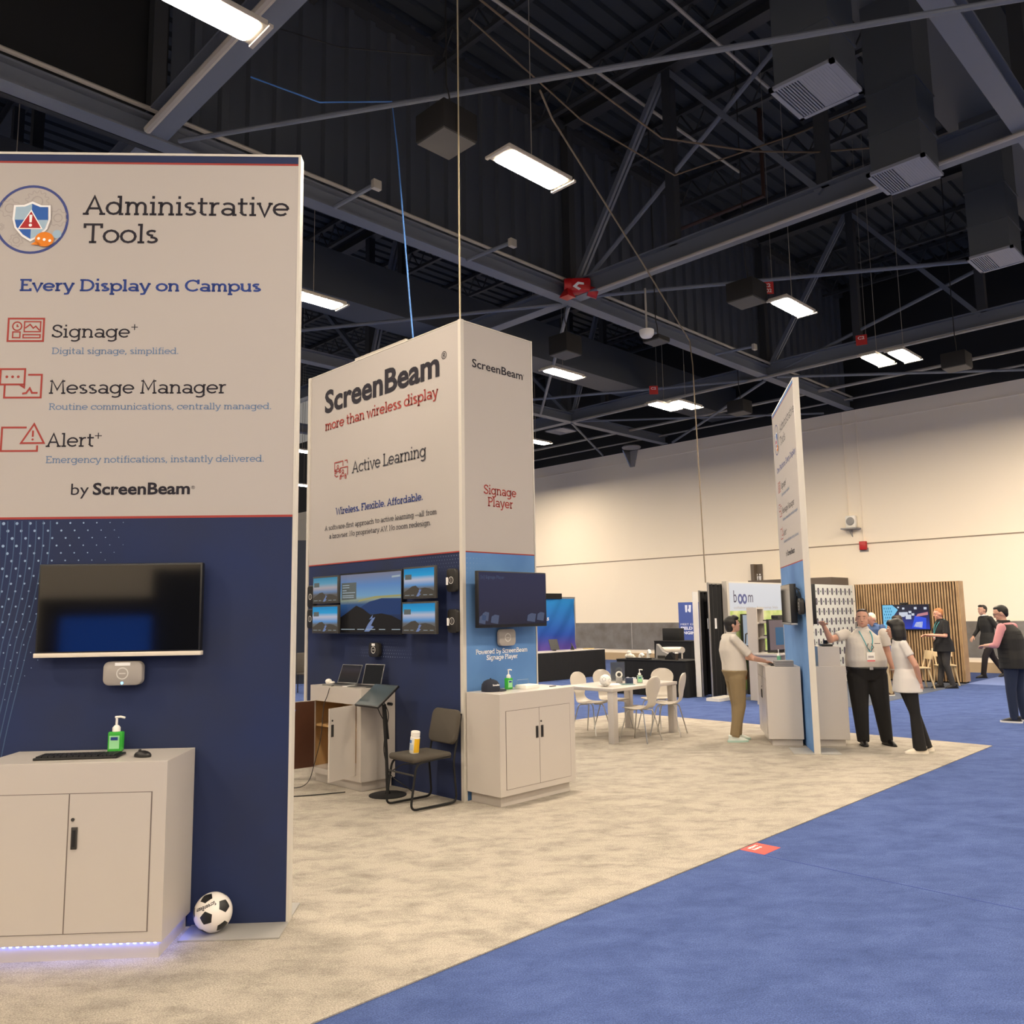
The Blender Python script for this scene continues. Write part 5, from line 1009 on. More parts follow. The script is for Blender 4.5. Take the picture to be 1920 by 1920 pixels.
# lightbox booth
t = thing('lightbox_sign', 'lit white sign wall with dark lettering behind the young man in khakis', 'sign', (16.05, 9.46, -.008), 0)
LBOX = mat('lightbox_white', rgb(150, 156, 166), .7, emit=rgb(214, 226, 244), es=.30)
Bx('sign_frame', FRAME, t, -.02, 3.2, .01, .09, 0, 2.44); Bx('side_edge', flat('edge_grey', 186, 180, 172, .5), t, -.10, -.02, -.02, .10, 0, 2.44)
MB().poly([(x, 0.005, z) for x, z in rect(.03, 3.15, 1.80, 2.41)[:-1]]).obj('sign_face', LBOX, t)
PICT = mat('sign_picture', rgb(196, 204, 150), .7, noise=(2.5, rgb(120, 160, 40)), emit=rgb(150, 170, 90), es=.12); MB().poly([(x, 0.005, z) for x, z in rect(.03, 3.15, .08, 1.80)[:-1]]).obj('sign_picture', PICT, t)
mb = MB(); [mb.poly([(x, .003, z) for x, z in rect(*q)[:-1]]) for q in ((.03, 1.1, .5, .95),)]; mb.obj('green_patch', flat('lime', 130, 180, 20, .6), t); mb = MB(); mb.poly([(x, .003, z) for x, z in rect(.03, 1.1, .3, .5)[:-1]]); mb.obj('orange_patch', flat('amber', 222, 140, 40, .6), t)
bf = lambda u, v: (u, .003, v); GI = flat('ink_boom', 66, 60, 84, .7)
words(t, 'sign_lettering', GI, [('b', .20, .33, 1.985, .26, 'sans'), ('m', .83, 1.04, 1.985, .25, 'sans')], bf)
mb = MB(); strokes(mb, [ring(.48, 2.06, .075, 24, .085), ring(.67, 2.06, .075, 24, .085)], .055, bf); mb.obj('sign_rings', flat('ink_boom2', 84, 92, 140, .7), t)
words(t, 'sign_small_lettering', GREYINK, [('collaboration', .20, 1.02, 1.845, .055, 'sans'), ('Better meetings. Simply.', 1.2, 2.2, 1.845, .05, 'sans')], bf)
t = thing('booth_screen', 'pale wall screen behind the young man in khakis', 'screen', (16.56, 9.33, .98), 0); Bx('casing', BLACKP, t, -.22, .42, 0, .05, 0, .74); MB().poly([(x, -.002, z) for x, z in rect(-.2, .4, .06, .72)[:-1]]).obj('screen', glow('screen_pale', 190, 205, 220, .55), t); Bx('screen_base', BLACKP, t, -.06, .24, .0, .05, -.988, 0)
mb = MB(); mb.tube([(-.15, -.005, .1), (-.12, -.005, .3), (.05, -.005, .34), (.10, -.005, .55), (.14, -.005, .2)], .02, 6); mb.obj('screen_shape', DGREY, t)
t = thing('shelf_unit', 'tall white shelf unit with open boxes beside the dark monitor', 'shelf', (15.42, 8.58, -.008), 0)
w, d = .30, .10
Bx('back_panel', LAM, t, 0, w, d, d + .02, 0, 1.86); [Bx('upright', LAM, t, x, x + .03, -.10, d, 0, 1.86) for x in (0, w - .03)]
for z in (.02, .33, .64, .92, 1.22, 1.53, 1.83): Bx('shelf_board', LAM, t, .03, w - .03, -.10, d, z, z + .03)
for z in (.93, 1.24, 1.545): b_ = Bx('display_shelf', LAM, t, .10, .74, -.36, -.10, z, z + .045); Bx('display_gadget', BLACKP, b_, .14, .40, -.30, -.16, z + .046, z + .065)
t = thing('monitor', 'large dark monitor with a blue picture on a white counter behind the young man', 'monitor', (15.3, 7.9, .98), R(-6)); Bx('casing', BLACKP, t, -.42, .55, 0, .05, .0, .64, .006); MB().poly([(x, -.002, z) for x, z in rect(-.4, .53, .05, .62)[:-1]]).obj('screen', mat('screen_dim_pink', rgb(60, 52, 56), .2, emit=rgb(112, 98, 100), es=.6), t); MB().poly([(x, -.004, z) for x, z in rect(-.2, .5, .14, .48)[:-1]]).obj('screen_window', glow('screen_teal', 40, 100, 140, .7), t); Bx('stand_foot', BLACKP, t, -.1, .25, -.08, .12, -.012, .0)
t = thing('soundbar', 'black sound bar on top of the dark monitor', 'speaker', (15.35, 7.88, 1.622), R(-6)); Bx('body', BLACKP, t, -.30, .36, .0, .06, 0, .075, .01); [Bx('grille_part', DGREY, t, x, x + .2, -.002, 0, .012, .063) for x in (-.16, .08)]
t = thing('counter', 'white counter under the dark monitor behind the khaki man', 'counter', (15.35, 8.0, -.008), 0); Bx('top', LAM, t, -.55, .75, -.25, .25, .94, .975); [Bx('leg', LAM, t, x, x + .03, -.24, .24, 0, .94) for x in (-.5, -.2, .1, .68)]
tag(Bx('bench_plate', WHITEPL, None, -.35, .35, -.15, .15, 0, .06, loc=(15.15, 9.2, -.008)), 'low white platform on the blue carpet in front of the lightbox sign', 'platform')
# pattern wall and wood slat wall
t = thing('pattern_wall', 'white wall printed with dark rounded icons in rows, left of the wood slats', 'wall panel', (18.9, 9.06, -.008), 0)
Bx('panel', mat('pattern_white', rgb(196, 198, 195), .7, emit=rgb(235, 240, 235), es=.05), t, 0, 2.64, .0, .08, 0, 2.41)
mb = MB(); gx = .255
for j in range(9):
    for i in range(20):
        u = .12 + i * gx + (gx / 2 if j % 2 else 0); v = 2.24 - j * .245
        if u > 2.56: continue
        mb.mi = 0; mb.poly([(u + x, -.002, v + z) for x, z in ((-.05, .04), (-.03, .085), (.03, .085), (.05, .04), (.05, -.04), (.03, -.085), (-.03, -.085), (-.05, -.04))]); mb.mi = 1; mb.poly([(u + x, -.003, v + z) for x, z in ((-.012, .05), (.012, .05), (.012, -.05), (-.012, -.05))])
        mb.mi = 2; mb.poly([(u + gx / 2 + x, -.002, v + z) for x, z in ((-.022, .02), (.022, .02), (.022, -.02), (-.022, -.02))])
mb.obj('icon_pattern', [flat('icon_dark', 64, 60, 72, .7), flat('icon_line', 130, 128, 150, .7), flat('icon_green', 60, 84, 66, .7)], t)
t = thing('slat_wall', 'tall wall of vertical wood slats at the far right booth', 'wall panel', (21.60, 6.57, -.008), 0)
WOOD = mat('oak_slat', rgb(172, 142, 104), .5, noise=(4, rgb(150, 120, 86))); Bx('backing', flat('slat_backing', 40, 30, 22, .8), t, .03, .10, 0, 2.48, .04, 2.43); Bx('end_board', WOOD, t, -.0, .34, -.03, .0, .04, 2.43); Bx('black_plinth', BLACKM, t, .02, .32, 0, 2.48, 0, .04); Bx('top_board', WOOD, t, -.0, .1, 0, 2.48, 2.415, 2.43)
for i in range(38): Bx('slat', WOOD, t, .0, .036, .005 + i * .065, .005 + i * .065 + .036, .04, 2.415)
t = off_tv('large lit television with a colourful picture on the wood slat wall', (21.555, 7.79, 1.245), R(-90), 1.13, .64, screen_mat('screen_show', [(0, (40, 60, 190)), (.4, (36, 44, 120)), (.7, (26, 26, 60)), (1, (16, 16, 40))], .9), None, .0)
t.children[0]['label'] = 'black casing'
mb = MB(); Q = lambda mi, pts: (setattr(mb, 'mi', mi), mb.poly([(-.55 + 1.1 * u, -.003, .035 + .59 * v) for u, v in pts]))
Q(0, [(0, 0), (.20, 0), (.20, .45), (.34, .80), (.22, 1), (0, 1)]); Q(1, [(.62, .05), (.92, .0), (.94, .45), (.70, .55)]); Q(2, [(.66, .1), (.84, .05), (.86, .3), (.72, .28)]); Q(3, [(.72, .5), (.98, .58), (.98, .7), (.76, .62)])
for u, v, s_ in ((.46, .85, .025), (.5, .62, .05), (.60, .70, .03), (.72, .86, .03), (.42, .6, .06), (.93, .85, .03), (.56, .5, .06), (.66, .6, .03), (.35, .9, .02)): Q(2, [(u - s_, v - s_ * 1.6), (u + s_, v - s_ * 1.6), (u + s_, v + s_ * 1.6), (u - s_, v + s_ * 1.6)])
for j in range(7):
    for i in range(4): u, v = .03 + i * .045 + (.02 if j % 2 else 0), .08 + j * .13; Q(4, [(u, v - .04), (u + .018, v - .04), (u + .018, v + .04), (u, v + .04)])
mb.obj('screen_picture', [glow('show_cyan', 120, 200, 240, .9), glow('show_blue', 40, 80, 230, .9), glow('show_white', 220, 225, 240, .8), glow('show_pink', 210, 140, 150, .8), glow('show_dark', 30, 60, 90, .8)], t)
tag(Bx('webcam', BLACKP, None, 21.53, 21.59, 7.72, 7.90, 1.89, 1.93, .008), 'black camera bar on top of the lit television', 'camera')
def wood_chair(loc, rz, label):
    t = thing('wooden_chair', label, 'chair', loc, rz, 'pale wooden chairs at the slat wall'); W_ = MATS['oak_pale']
    MB().box(-.21, .21, -.21, .2, .44, .47, .012).obj('seat', W_, t, smooth=True); M_ = Matrix.Translation((0, .23, .70)) @ Matrix.Rotation(R(-12), 4, 'X'); mb = MB(); mb.box(-.22, .22, -.012, .012, -.06, .14, .01, M=M_); mb.obj('backrest', W_, t, smooth=True)
    for sx in (-1, 1):
        MB().cyl((sx * .15, .15, .44), (sx * .17, .24, .72), .018).obj('back_post', W_, t)
        for sy in (-1, 1): MB().cyl((sx * .16, sy * .15, .44), (sx * .22, sy * .24, 0), .022, .016).obj('leg', W_, t)
    return t
flat('oak_pale', 200, 178, 142, .5)
w0 = wood_chair((19.9, 7.0, -.004), R(-140), 'pale wooden chair between the woman and the man in the black polo'); dup(w0, (21.05, 6.80, -.004), R(-60), 'pale wooden chair behind the man in the black polo')
t = thing('high_table', 'small white round table at the slat wall, behind the woman', 'table', (19.2, 7.6, -.004)); MB().cyl((0, 0, 1.02), (0, 0, 1.05), .32, None, 28).obj('tabletop', LAM, t); MB().cyl((0, 0, .02), (0, 0, 1.02), .03).obj('column', SILVER, t); MB().cyl((0, 0, 0), (0, 0, .02), .25, None, 24).obj('base', SILVER, t)
# the sliver of booth seen between the left sign and the tower
t = thing('dark_booth_wall', 'dark booth wall with white letters in the gap left of the tower', 'wall panel', (12.6, 20.0, -.008), DRZ)
Bx('panel', flat('gap_navy', 24, 32, 48, .7), t, -1.2, .9, 0, .1, 0, 3.95); Bx('white_edge', WHITEPL, t, -.42, -.30, -.04, -.005, 1.4, 3.0)
words(t, 'wall_lettering', WHITEINK, [('UCH', -.36, .02, 3.15, .42, 'sans'), ('TD', -.24, -.04, 2.05, .09, 'bold', .03)], lambda u, v: (u, -.004, v))
Bx('blue_screen', glow('gap_screen', 40, 70, 120, .4), t, -.26, .3, -.03, -.005, 1.25, 1.85); Bx('poster', flat('gap_poster', 90, 140, 205, .6), t, -.3, .4, -.02, -.004, .55, 1.0); words(t, 'poster_lettering', INK, [('XE', -.2, -.02, .58, .1, 'bold', .02)], lambda u, v: (u, -.022, v))
t = thing('side_chair', 'dark chair seen in the gap left of the tower', 'chair', (10.9, 18.0, -.008), DRZ + R(60)); MB().box(-.22, .22, -.22, .22, .42, .47, .02).obj('seat', CHAIRFAB, t, smooth=True); MB().box(-.22, .22, .2, .24, .47, .95, .02).obj('backrest', CHAIRFAB, t, smooth=True)
for sx in (-1, 1):
    for sy in (-1, 1): MB().cyl((sx * .19, sy * .19, 0), (sx * .19, sy * .19, .43), .012).obj('leg', BLACKM, t)

# neighbours behind the camera, seen as reflections in the switched-off television
t = drape_wall('low black drape behind the photographer, reflected in the switched-off television', -16, 3, -10, -7, 2.45) if False else None
B3 = lambda x, y, z: D3(x, y, z)
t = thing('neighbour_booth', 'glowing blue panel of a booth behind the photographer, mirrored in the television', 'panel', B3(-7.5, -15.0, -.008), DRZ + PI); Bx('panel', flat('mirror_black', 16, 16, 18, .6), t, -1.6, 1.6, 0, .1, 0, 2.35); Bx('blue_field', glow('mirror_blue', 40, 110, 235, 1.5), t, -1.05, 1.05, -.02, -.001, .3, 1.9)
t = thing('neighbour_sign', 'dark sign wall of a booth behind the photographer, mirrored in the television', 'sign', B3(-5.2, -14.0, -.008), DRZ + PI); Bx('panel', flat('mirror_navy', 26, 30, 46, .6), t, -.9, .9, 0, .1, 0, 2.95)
# ---------------------------------------------------------------- people
SKINS = [flat('skin_light', 206, 160, 138, .55), flat('skin_mid', 196, 148, 126, .55), flat('skin_ruddy', 210, 154, 132, .55)]
HAIRB = flat('hair_black', 20, 17, 16, .5); HAIRBR = flat('hair_dark_brown', 44, 30, 22, .5); HAIRW = flat('hair_white', 226, 216, 196, .7); HAIRR = flat('hair_ginger', 176, 116, 70, .6)
EYEW = flat('eye_white', 230, 226, 220, .3); EYED = flat('eye_dark', 30, 22, 18, .3); LIPS = flat('lips', 168, 96, 84, .5)
def cloth(name, r, g, b): return mat(name, rgb(r, g, b), .9, bump=(11, .6))
def remesh(mb, name, m, parent, vox=.01, sm=3, label=None):
    tmp = mb.obj('tmp', m); md = tmp.modifiers.new('r', 'REMESH'); md.mode = 'VOXEL'; md.voxel_size = vox
    if sm: s_ = tmp.modifiers.new('s', 'SMOOTH'); s_.factor = .5; s_.iterations = sm
    dg = bpy.context.evaluated_depsgraph_get(); me = bpy.data.meshes.new_from_object(tmp.evaluated_get(dg)); me.name = name
    bpy.data.objects.remove(tmp); me.shade_smooth()
    if not me.materials: me.materials.append(m)
    o = bpy.data.objects.new(name, me); COL.objects.link(o); o.parent = parent
    if label: o['label'] = label
    return o
def V(*a): return Vector(a)
def hand(mb, w, d, up, side, curl=.5, s=1.0):
    """w wrist, d finger direction, up back of the hand, side +1 thumb to the left of d seen from the back"""
    d = d.normalized(); up = (up - d * up.dot(d)).normalized(); lat = up.cross(d) * side
    k = w + d * .085 * s
    M_ = Matrix((lat, d, up)).transposed().to_4x4(); M_.translation = w + d * .048 * s; mb.sph((0, 0, 0), (.040 * s, .055 * s, .017 * s), M_, 12, 8)
    for i, (o_, L_) in enumerate(((.030, .072), (.010, .080), (-.011, .074), (-.031, .060))):
        p0 = k + lat * o_ * s - d * .008; a = curl * .8; d1 = (d * math.cos(a) - up * math.sin(a)); p1 = p0 + d1 * L_ * .52 * s; a2 = curl * 1.9; d2 = d * math.cos(a2) - up * math.sin(a2); p2 = p1 + d2 * L_ * .48 * s
        mb.cap(p0, p1, .0098 * s, .0090 * s); mb.cap(p1, p2, .0090 * s, .0078 * s)
    t0 = w + d * .025 * s + lat * .032 * s; t1 = t0 + (d * .6 + lat * .7 - up * .25).normalized() * .042 * s; t2 = t1 + (d * .95 + lat * .1 - up * .3).normalized() * .034 * s
    mb.cap(t0, t1, .0125 * s, .0105 * s); mb.cap(t1, t2, .0105 * s, .0085 * s)
def person(label, loc, rz, h, J, skin, shirt, pants, hair, shoe, style, vox=.0085, fat=1.0, belly=0.0, head_yaw=0, head_pitch=0, sleeve=.85, long=False, flare=0.0, hands=None, sole=None, female=False, cuff=False, tuck=True, shoe_h=1.0, baggy=1.0):
    t = thing('person', label, 'person', loc, rz); s = h / 1.75
    D = dict(pel=V(0, 0, .94), che=V(0, .01, 1.27), sh=V(0, 0, 1.435), nk=V(0, .01, 1.50), hd=V(0, .035, 1.632), shw=.185 if not female else .165,
             hpw=.095, kneeL=V(-.105, .02, .50), kneeR=V(.105, .02, .50), ankL=V(-.11, -.01, .085), ankR=V(.11, -.01, .085), toeL=None, toeR=None,
             elbL=V(-.25, -.03, 1.14), elbR=V(.25, -.03, 1.14), wriL=V(-.26, .07, .90), wriR=V(.26, .07, .90), footL=0, footR=0)
    D.update(J)
    for k_ in list(D):
        if isinstance(D[k_], Vector): D[k_] = D[k_] * s
    shw = D['shw'] * s * (1 + (fat - 1) * .6); hpw = D['hpw'] * s
    SH = {q: D['sh'] + V(sg * shw, 0, 0) for q, sg in (('L', -1), ('R', 1))}
    for q in 'LR':
        if 'sh' + q in D: SH[q] = D['sh' + q]
    HP = {q: D['pel'] + V(sg * hpw, 0, -.02 * s) for q, sg in (('L', -1), ('R', 1))}
    hd = D['hd']; MH = Matrix.Translation(hd) @ Matrix.Rotation(R(head_yaw), 4, 'Z') @ Matrix.Rotation(R(head_pitch), 4, 'X') @ Matrix.Scale(s, 4)
    pel, che, sh, nk = D['pel'], D['che'], D['sh'], D['nk']
    wst = pel.lerp(che, .45)
    def torso(mb, e, bel, top=True, cut=False):
        f = fat; B_ = bel
        rg = [(pel + V(0, 0, -.10 * s), .150 * f, .10 * f), (pel, .168 * f, .118 * f + B_ * .5)] if not cut else [(pel.lerp(wst, .22), .160 * f + B_ * .25, .114 * f + B_ * .55)]
        rg += [ (wst + V(0, B_ * .35, 0), (.148 if not female else .128) * f + B_ * .5, .108 * f + B_ * .75), (che + V(0, B_ * .12, 0), .172 * (f * .6 + .4), .122 * f + B_ * .25), (sh + V(0, 0, -.05 * s), .168 * (f * .5 + .5), .10 * (f * .6 + .4)), (sh + V(0, 0, .01 * s), .125, .075), (nk, .062, .062)]
        if not top: rg = rg[:3]
        mb.loft([(c, rx * s + e, ry * s + e) for c, rx, ry in rg], 24)
    # ---- body, one continuous surface
    b = MB(); torso(b, 0, belly); b.cap(nk - V(0, 0, .04 * s), hd - V(0, 0, .06 * s) , .058 * s, .053 * s)
    for q in 'LR':
        b.cap(HP[q], D['knee' + q], .085 * s * (fat * .5 + .5), .056 * s); b.cap(D['knee' + q], D['ank' + q], .054 * s, .038 * s)
        fdir = Matrix.Rotation(R(D['foot' + q]), 3, 'Z') @ V(0, 1, 0); a_ = D['ank' + q]
        b.cap(a_ - V(0, 0, .042 * s), a_ + fdir * .09 * s - V(0, 0, .058 * s), .026 * s, .018 * s)
        b.cap(SH[q], D['elb' + q], .044 * s * (fat * .5 + .5), .040 * s); b.cap(D['elb' + q], D['wri' + q], .041 * s * (fat * .4 + .6), .027 * s); b.sph(SH[q], .046 * s * (fat * .5 + .5))
        hp = (hands or {}).get(q, {}); dr = hp.get('d', (D['wri' + q] - D['elb' + q])); hand(b, D['wri' + q], V(*dr), V(*hp.get('up', (0, 0, 1) if abs(V(*dr).normalized().z) < .8 else ((1 if q == 'R' else -1), 0, 0))), hp.get('side', 1 if q == 'R' else -1), hp.get('curl', .45), s)
    b.sph((0, 0, .02), (.077, .098, .108), MH, 20, 14); b.sph((0, .022, -.05), (.059 * (fat * .35 + .65), .072, .068), MH, 20, 14); b.sph((0, .058, -.090), (.030, .027, .024), MH); b.sph((0, .094, -.005), (.011, .016, .030), MH, 10, 8); b.sph((0, .107, -.024), (.015, .013, .011), MH, 10, 8); b.sph((0, .058, -.03), (.062, .034, .042), MH, 18, 12)
    b.sph((0, .086, .036), (.048, .012, .011), MH, 14, 8); b.sph((0, .084, -.060), (.026, .013, .015), MH, 12, 8)
    for sx in (-1, 1): b.sph((sx * .079, -.008, -.005), (.012, .020, .032), MH, 10, 8)
    remesh(b, 'body', skin, t, min(vox, .0065), 3)
    for nm, m_, parts in (('eyes', [EYEW, EYED], None), ('mouth', [LIPS], None)):
        e = MB()
        if nm == 'eyes':
            for sx in (-1, 1): e.mi = 0; e.sph((sx * .031, .088, .012), (.0115, .007, .0048), MH, 10, 6); e.mi = 1; e.sph((sx * .031, .0925, .012), (.0052, .0038, .0046), MH, 8, 6)
            for sx in (-1, 1): e.mi = 1; e.sph((sx * .032, .0955, .034), (.019, .006, .004), MH, 8, 5)
        else: e.sph((0, .0955, -.060), (.021, .005, .0055), MH, 10, 6)
        e.obj(nm, m_, t, smooth=True)
    # ---- clothes
    if style.get('over') is None or True:
        g = MB(); torso(g, .016 * s, belly * 1.02, True, tuck)
        if not tuck: g.loft([(pel + V(0, 0, -.14 * s), (.168 * fat + .056) * s, (.122 * fat + .070 + belly * .5) * s), (pel + V(0, 0, .05 * s), (.170 * fat + .034) * s, (.122 * fat + .046 + belly * .6) * s), (wst, (.15 * fat + .02) * s, (.11 * fat + .02 + belly * .7) * s)], 24)
        for q in 'LR':
            k_ = sleeve; e_ = SH[q].lerp(D['elb' + q], k_); g.sph(SH[q], .059 * s * (fat * .5 + .5)); g.cyl(SH[q], e_, .059 * s * (fat * .5 + .5), (.060 if not long else .050) * s * (fat * .4 + .6), 16)
            if long: g.cap(e_, D['elb' + q], .050 * s, .049 * s); g.cyl(D['elb' + q], D['elb' + q].lerp(D['wri' + q], style.get('cuff', .95)), .049 * s, .038 * s, 14)
        for i, v in enumerate(g.v): pass
        sh_o = remesh(g, style.get('shirt_name', 'shirt'), shirt, t, .011, 5)
        cl = MB(); n = 16; c0 = nk + V(0, .012, -.012 * s)
        cl.lathe([(.066 * s, 0), (.071 * s, .022 * s), (.067 * s, .038 * s), (.061 * s, .036 * s)], c0 , 18) if style.get('collar', True) else None
        if cl.v: cl.obj('collar', style.get('collar_m', shirt), sh_o, smooth=True)
    p = MB()
    p.loft([(pel + V(0, 0, -.12 * s), .120 * fat * s + .018 * s, .085 * fat * s + .018 * s), (pel + V(0, 0, -.02 * s), .160 * fat * s + .018 * s, .112 * fat * s + .018 * s + belly * .35), (pel.lerp(wst, .34), .160 * fat * s + .026 * s + belly * .3, .115 * fat * s + .027 * s + belly * .56)], 24)
    for q in 'LR':
        kn, an = D['knee' + q], D['ank' + q]; lo = an - V(0, 0, (.045 if not cuff else .01) * s); fa = fat * .5 + .5
        bg = baggy; p.cap(HP[q] + V(0, 0, -.04 * s), kn, .106 * s * fa * (bg * .5 + .5), .071 * s * fa * bg); p.cyl(kn, lo, .070 * s * fa * bg, (.058 * bg + flare) * s, 16); p.sph(kn, .071 * s * fa * bg)
    po = remesh(p, 'trousers', pants, t, .011, 7)
    if cuff:
        for q in 'LR': an = D['ank' + q]; kd = (D['knee' + q] - an).normalized(); MB().cyl(an - V(0, 0, .012 * s), an + kd * .035 * s, .064 * s, .066 * s, 16).obj('cuff', pants, po, smooth=True)
    if style.get('belt'):
        c = pel.lerp(wst, .30); be = MB(); rx, ry = .158 * fat * s + .020 * s + belly * .25, .116 * fat * s + .026 * s + belly * .56; n = 32
        be.tube([c + V(rx * math.cos(2 * PI * i / n), ry * math.sin(2 * PI * i / n) + .0, 0) for i in range(n)], .017, 8, True); be.obj('belt', BLACKP, t, smooth=True); MB().box(-.022, .022, ry + .008, ry + .022, c.z - .018, c.z + .018).obj('buckle', SILVER, t)
    for q in 'LR':
        a_ = D['ank' + q]; M_ = Matrix.Translation((a_.x, a_.y, a_.z - .085 * s)) @ Matrix.Rotation(R(D['foot' + q]), 4, 'Z') @ Matrix.Rotation(R(D.get('tilt' + q, 0)), 4, 'X') @ Matrix.Scale(s, 4)
        f = MB(); f.loft([(V(0, .045, .004), .045, .145), (V(0, .042, .03), .046, .140), (V(0, .02, .055), .043, .105), (V(0, -.025, .085 * shoe_h), .042, .062), (V(0, -.035, .10 * shoe_h), .036, .05)], 20, M_)
        so = remesh(f, 'shoe', shoe, t, .009, 1)
        sl = MB(); sl.loft([(V(0, .045, 0), .047, .150), (V(0, .045, .026 if sole else .014), .049, .151)], 20, M_); sl.obj('sole', sole or BLACKM, so, smooth=True)
    # ---- hair
    hm = MB(); st = style.get('hair', 'short')
    if st != 'none':
        hm.sph((0, -.020, .036), (.081, .096, .098), MH, 20, 14); hm.sph((0, -.052, .0), (.070, .052, .075), MH)
    if st == 'short': hm.sph((0, .045, .098), (.066, .052, .038), MH)
    if st == 'fringe': hm.sph((0, .050, .088), (.074, .056, .045), MH); hm.sph((.03, .07, .075), (.04, .04, .03), MH); hm.sph((0, -.055, -.03), (.075, .058, .085), MH); [hm.sph((sx * .072, .01, .03), (.02, .04, .05), MH) for sx in (-1, 1)]
    if st == 'flat': hm.sph((0, .022, .098), (.064, .055, .030), MH)
    if st == 'receding': hm.sph((0, .02, .105), (.060, .05, .026), MH)
    if st == 'bob':
        hm.sph((0, -.02, .05), (.100, .108, .105), MH); hm.loft([(V(0, -.045, -.155), .098, .070), (V(0, -.04, -.10), .115, .092), (V(0, -.03, 0), .112, .100), (V(0, -.02, .07), .09, .09)], 20, MH); hm.sph((0, .05, .085), (.08, .055, .05), MH)
    if hm.v: remesh(hm, 'hair', hair, t, .009, 2)
    return t, MH, D
def lanyard(t, MH, D, s, y0, z1, w=.085, badge=True, m=None):
    m = m or flat('lanyard_teal', 70, 160, 168, .6); nk = D['nk']
    pts = [V(-.055, -.05, nk.z + .01), V(-w * .85, .075, nk.z - .03), V(-w * .75, y0 * .78, (nk.z + z1) / 2 + .02), V(-.012, y0, z1), V(.012, y0, z1), V(w * .75, y0 * .78, (nk.z + z1) / 2 + .02), V(w * .85, .075, nk.z - .03), V(.055, -.05, nk.z + .01)]
    o = MB().tube(bend(pts, .08), .007, 6).obj('lanyard', m, t, smooth=True)
    if badge:
        b = Bx('badge', WHITEPL, o, -.052, .052, y0 - .002, y0 + .006, z1 - .135, z1 - .01, .002); Bx('badge_stripe', flat('badge_pink', 220, 120, 120, .5), b, -.050, .050, y0 + .006, y0 + .008, z1 - .13, z1 - .108); Bx('badge_text', flat('badge_grey', 170, 165, 165, .5), b, -.035, .035, y0 + .006, y0 + .008, z1 - .08, z1 - .055)
WHT = cloth('cloth_white', 206, 199, 190); KHA = cloth('cloth_khaki', 134, 116, 86); BLK = cloth('cloth_black', 24, 22, 22)
# young man in khakis at the left cabinet, facing the sign
t, MH, D = person('young man in a white polo shirt and khaki trousers typing at the cabinet', (10.50, 6.19, 0), R(-133), 1.72,
    dict(kneeL=V(-.10, .08, .50), kneeR=V(.10, .05, .50), ankL=V(-.11, .06, .085), ankR=V(.10, -.04, .085), pel=V(0, .035, .945), che=V(0, -.01, 1.27), sh=V(0, -.02, 1.44), nk=V(0, .0, 1.50), hd=V(0, .03, 1.63), elbL=V(-.23, .21, 1.165), elbR=V(.23, .23, 1.165), wriL=V(-.09, .44, 1.112), wriR=V(.11, .44, 1.112)),
    SKINS[0], WHT, KHA, HAIRB, flat('sneaker_mint', 214, 222, 214, .6), dict(hair='fringe'), .0075, 1.13, .035, 0, 14, .82, cuff=True, baggy=1.18, sole=flat('sole_mint', 176, 206, 194, .6),
    hands={'L': dict(d=(.15, 1, -.22), up=(0, .2, 1), curl=.35), 'R': dict(d=(-.15, 1, -.22), up=(0, .2, 1), curl=.35)})
# stout man pointing at the screen
t, MH, D = person('stout man in a white short-sleeved shirt and black trousers pointing at the screen', (11.30, 4.66, 0), R(131), 1.79,
    dict(shw=.225, hpw=.118, kneeL=V(-.17, .02, .49), kneeR=V(.10, .02, .49), ankL=V(-.22, 0, .085), ankR=V(.08, 0, .085), footL=12, footR=-10, pel=V(-.02, 0, .95), che=V(0, 0, 1.27), sh=V(0, 0, 1.43), hd=V(.0, .035, 1.625), shR=V(.22, .0, 1.43), elbR=V(.44, .08, 1.36), wriR=V(.555, .20, 1.55), elbL=V(-.315, -.03, 1.17), wriL=V(-.35, .06, .94)),
    SKINS[1], WHT, BLK, HAIRBR, flat('shoe_black', 20, 18, 18, .3), dict(hair='receding', belt=True), .0075, 1.32, .085, -24, 0, .62, baggy=1.28,
    hands={'R': dict(d=(.35, .55, .35), up=(0, -.3, 1), curl=.25), 'L': dict(d=(-.02, .10, -1), up=(-1, .2, 0), curl=.4)})
lanyard(t, MH, D, 1.02, .255, 1.235)
mb = MB(); [mb.tube([(x, .245 - .0, 1.34), (x * 2.2, .262, 1.29), (x * .4, .268, 1.25)], .005, 6) for x in (-.02, .02)]; mb.obj('hanging_glasses', flat('glasses_brown', 90, 74, 66, .4), t, smooth=True)
Bx('shirt_mark', INK, t, -.15, -.075, .205, .209, 1.335, 1.342)
MB().tube([(-.35 + .036 * math.cos(a), .055 + .036 * math.sin(a), .985) for a in [2 * PI * k / 16 for k in range(16)]], .008, 6, True).obj('wristband', flat('band_pale', 200, 190, 180, .4), t, smooth=True)
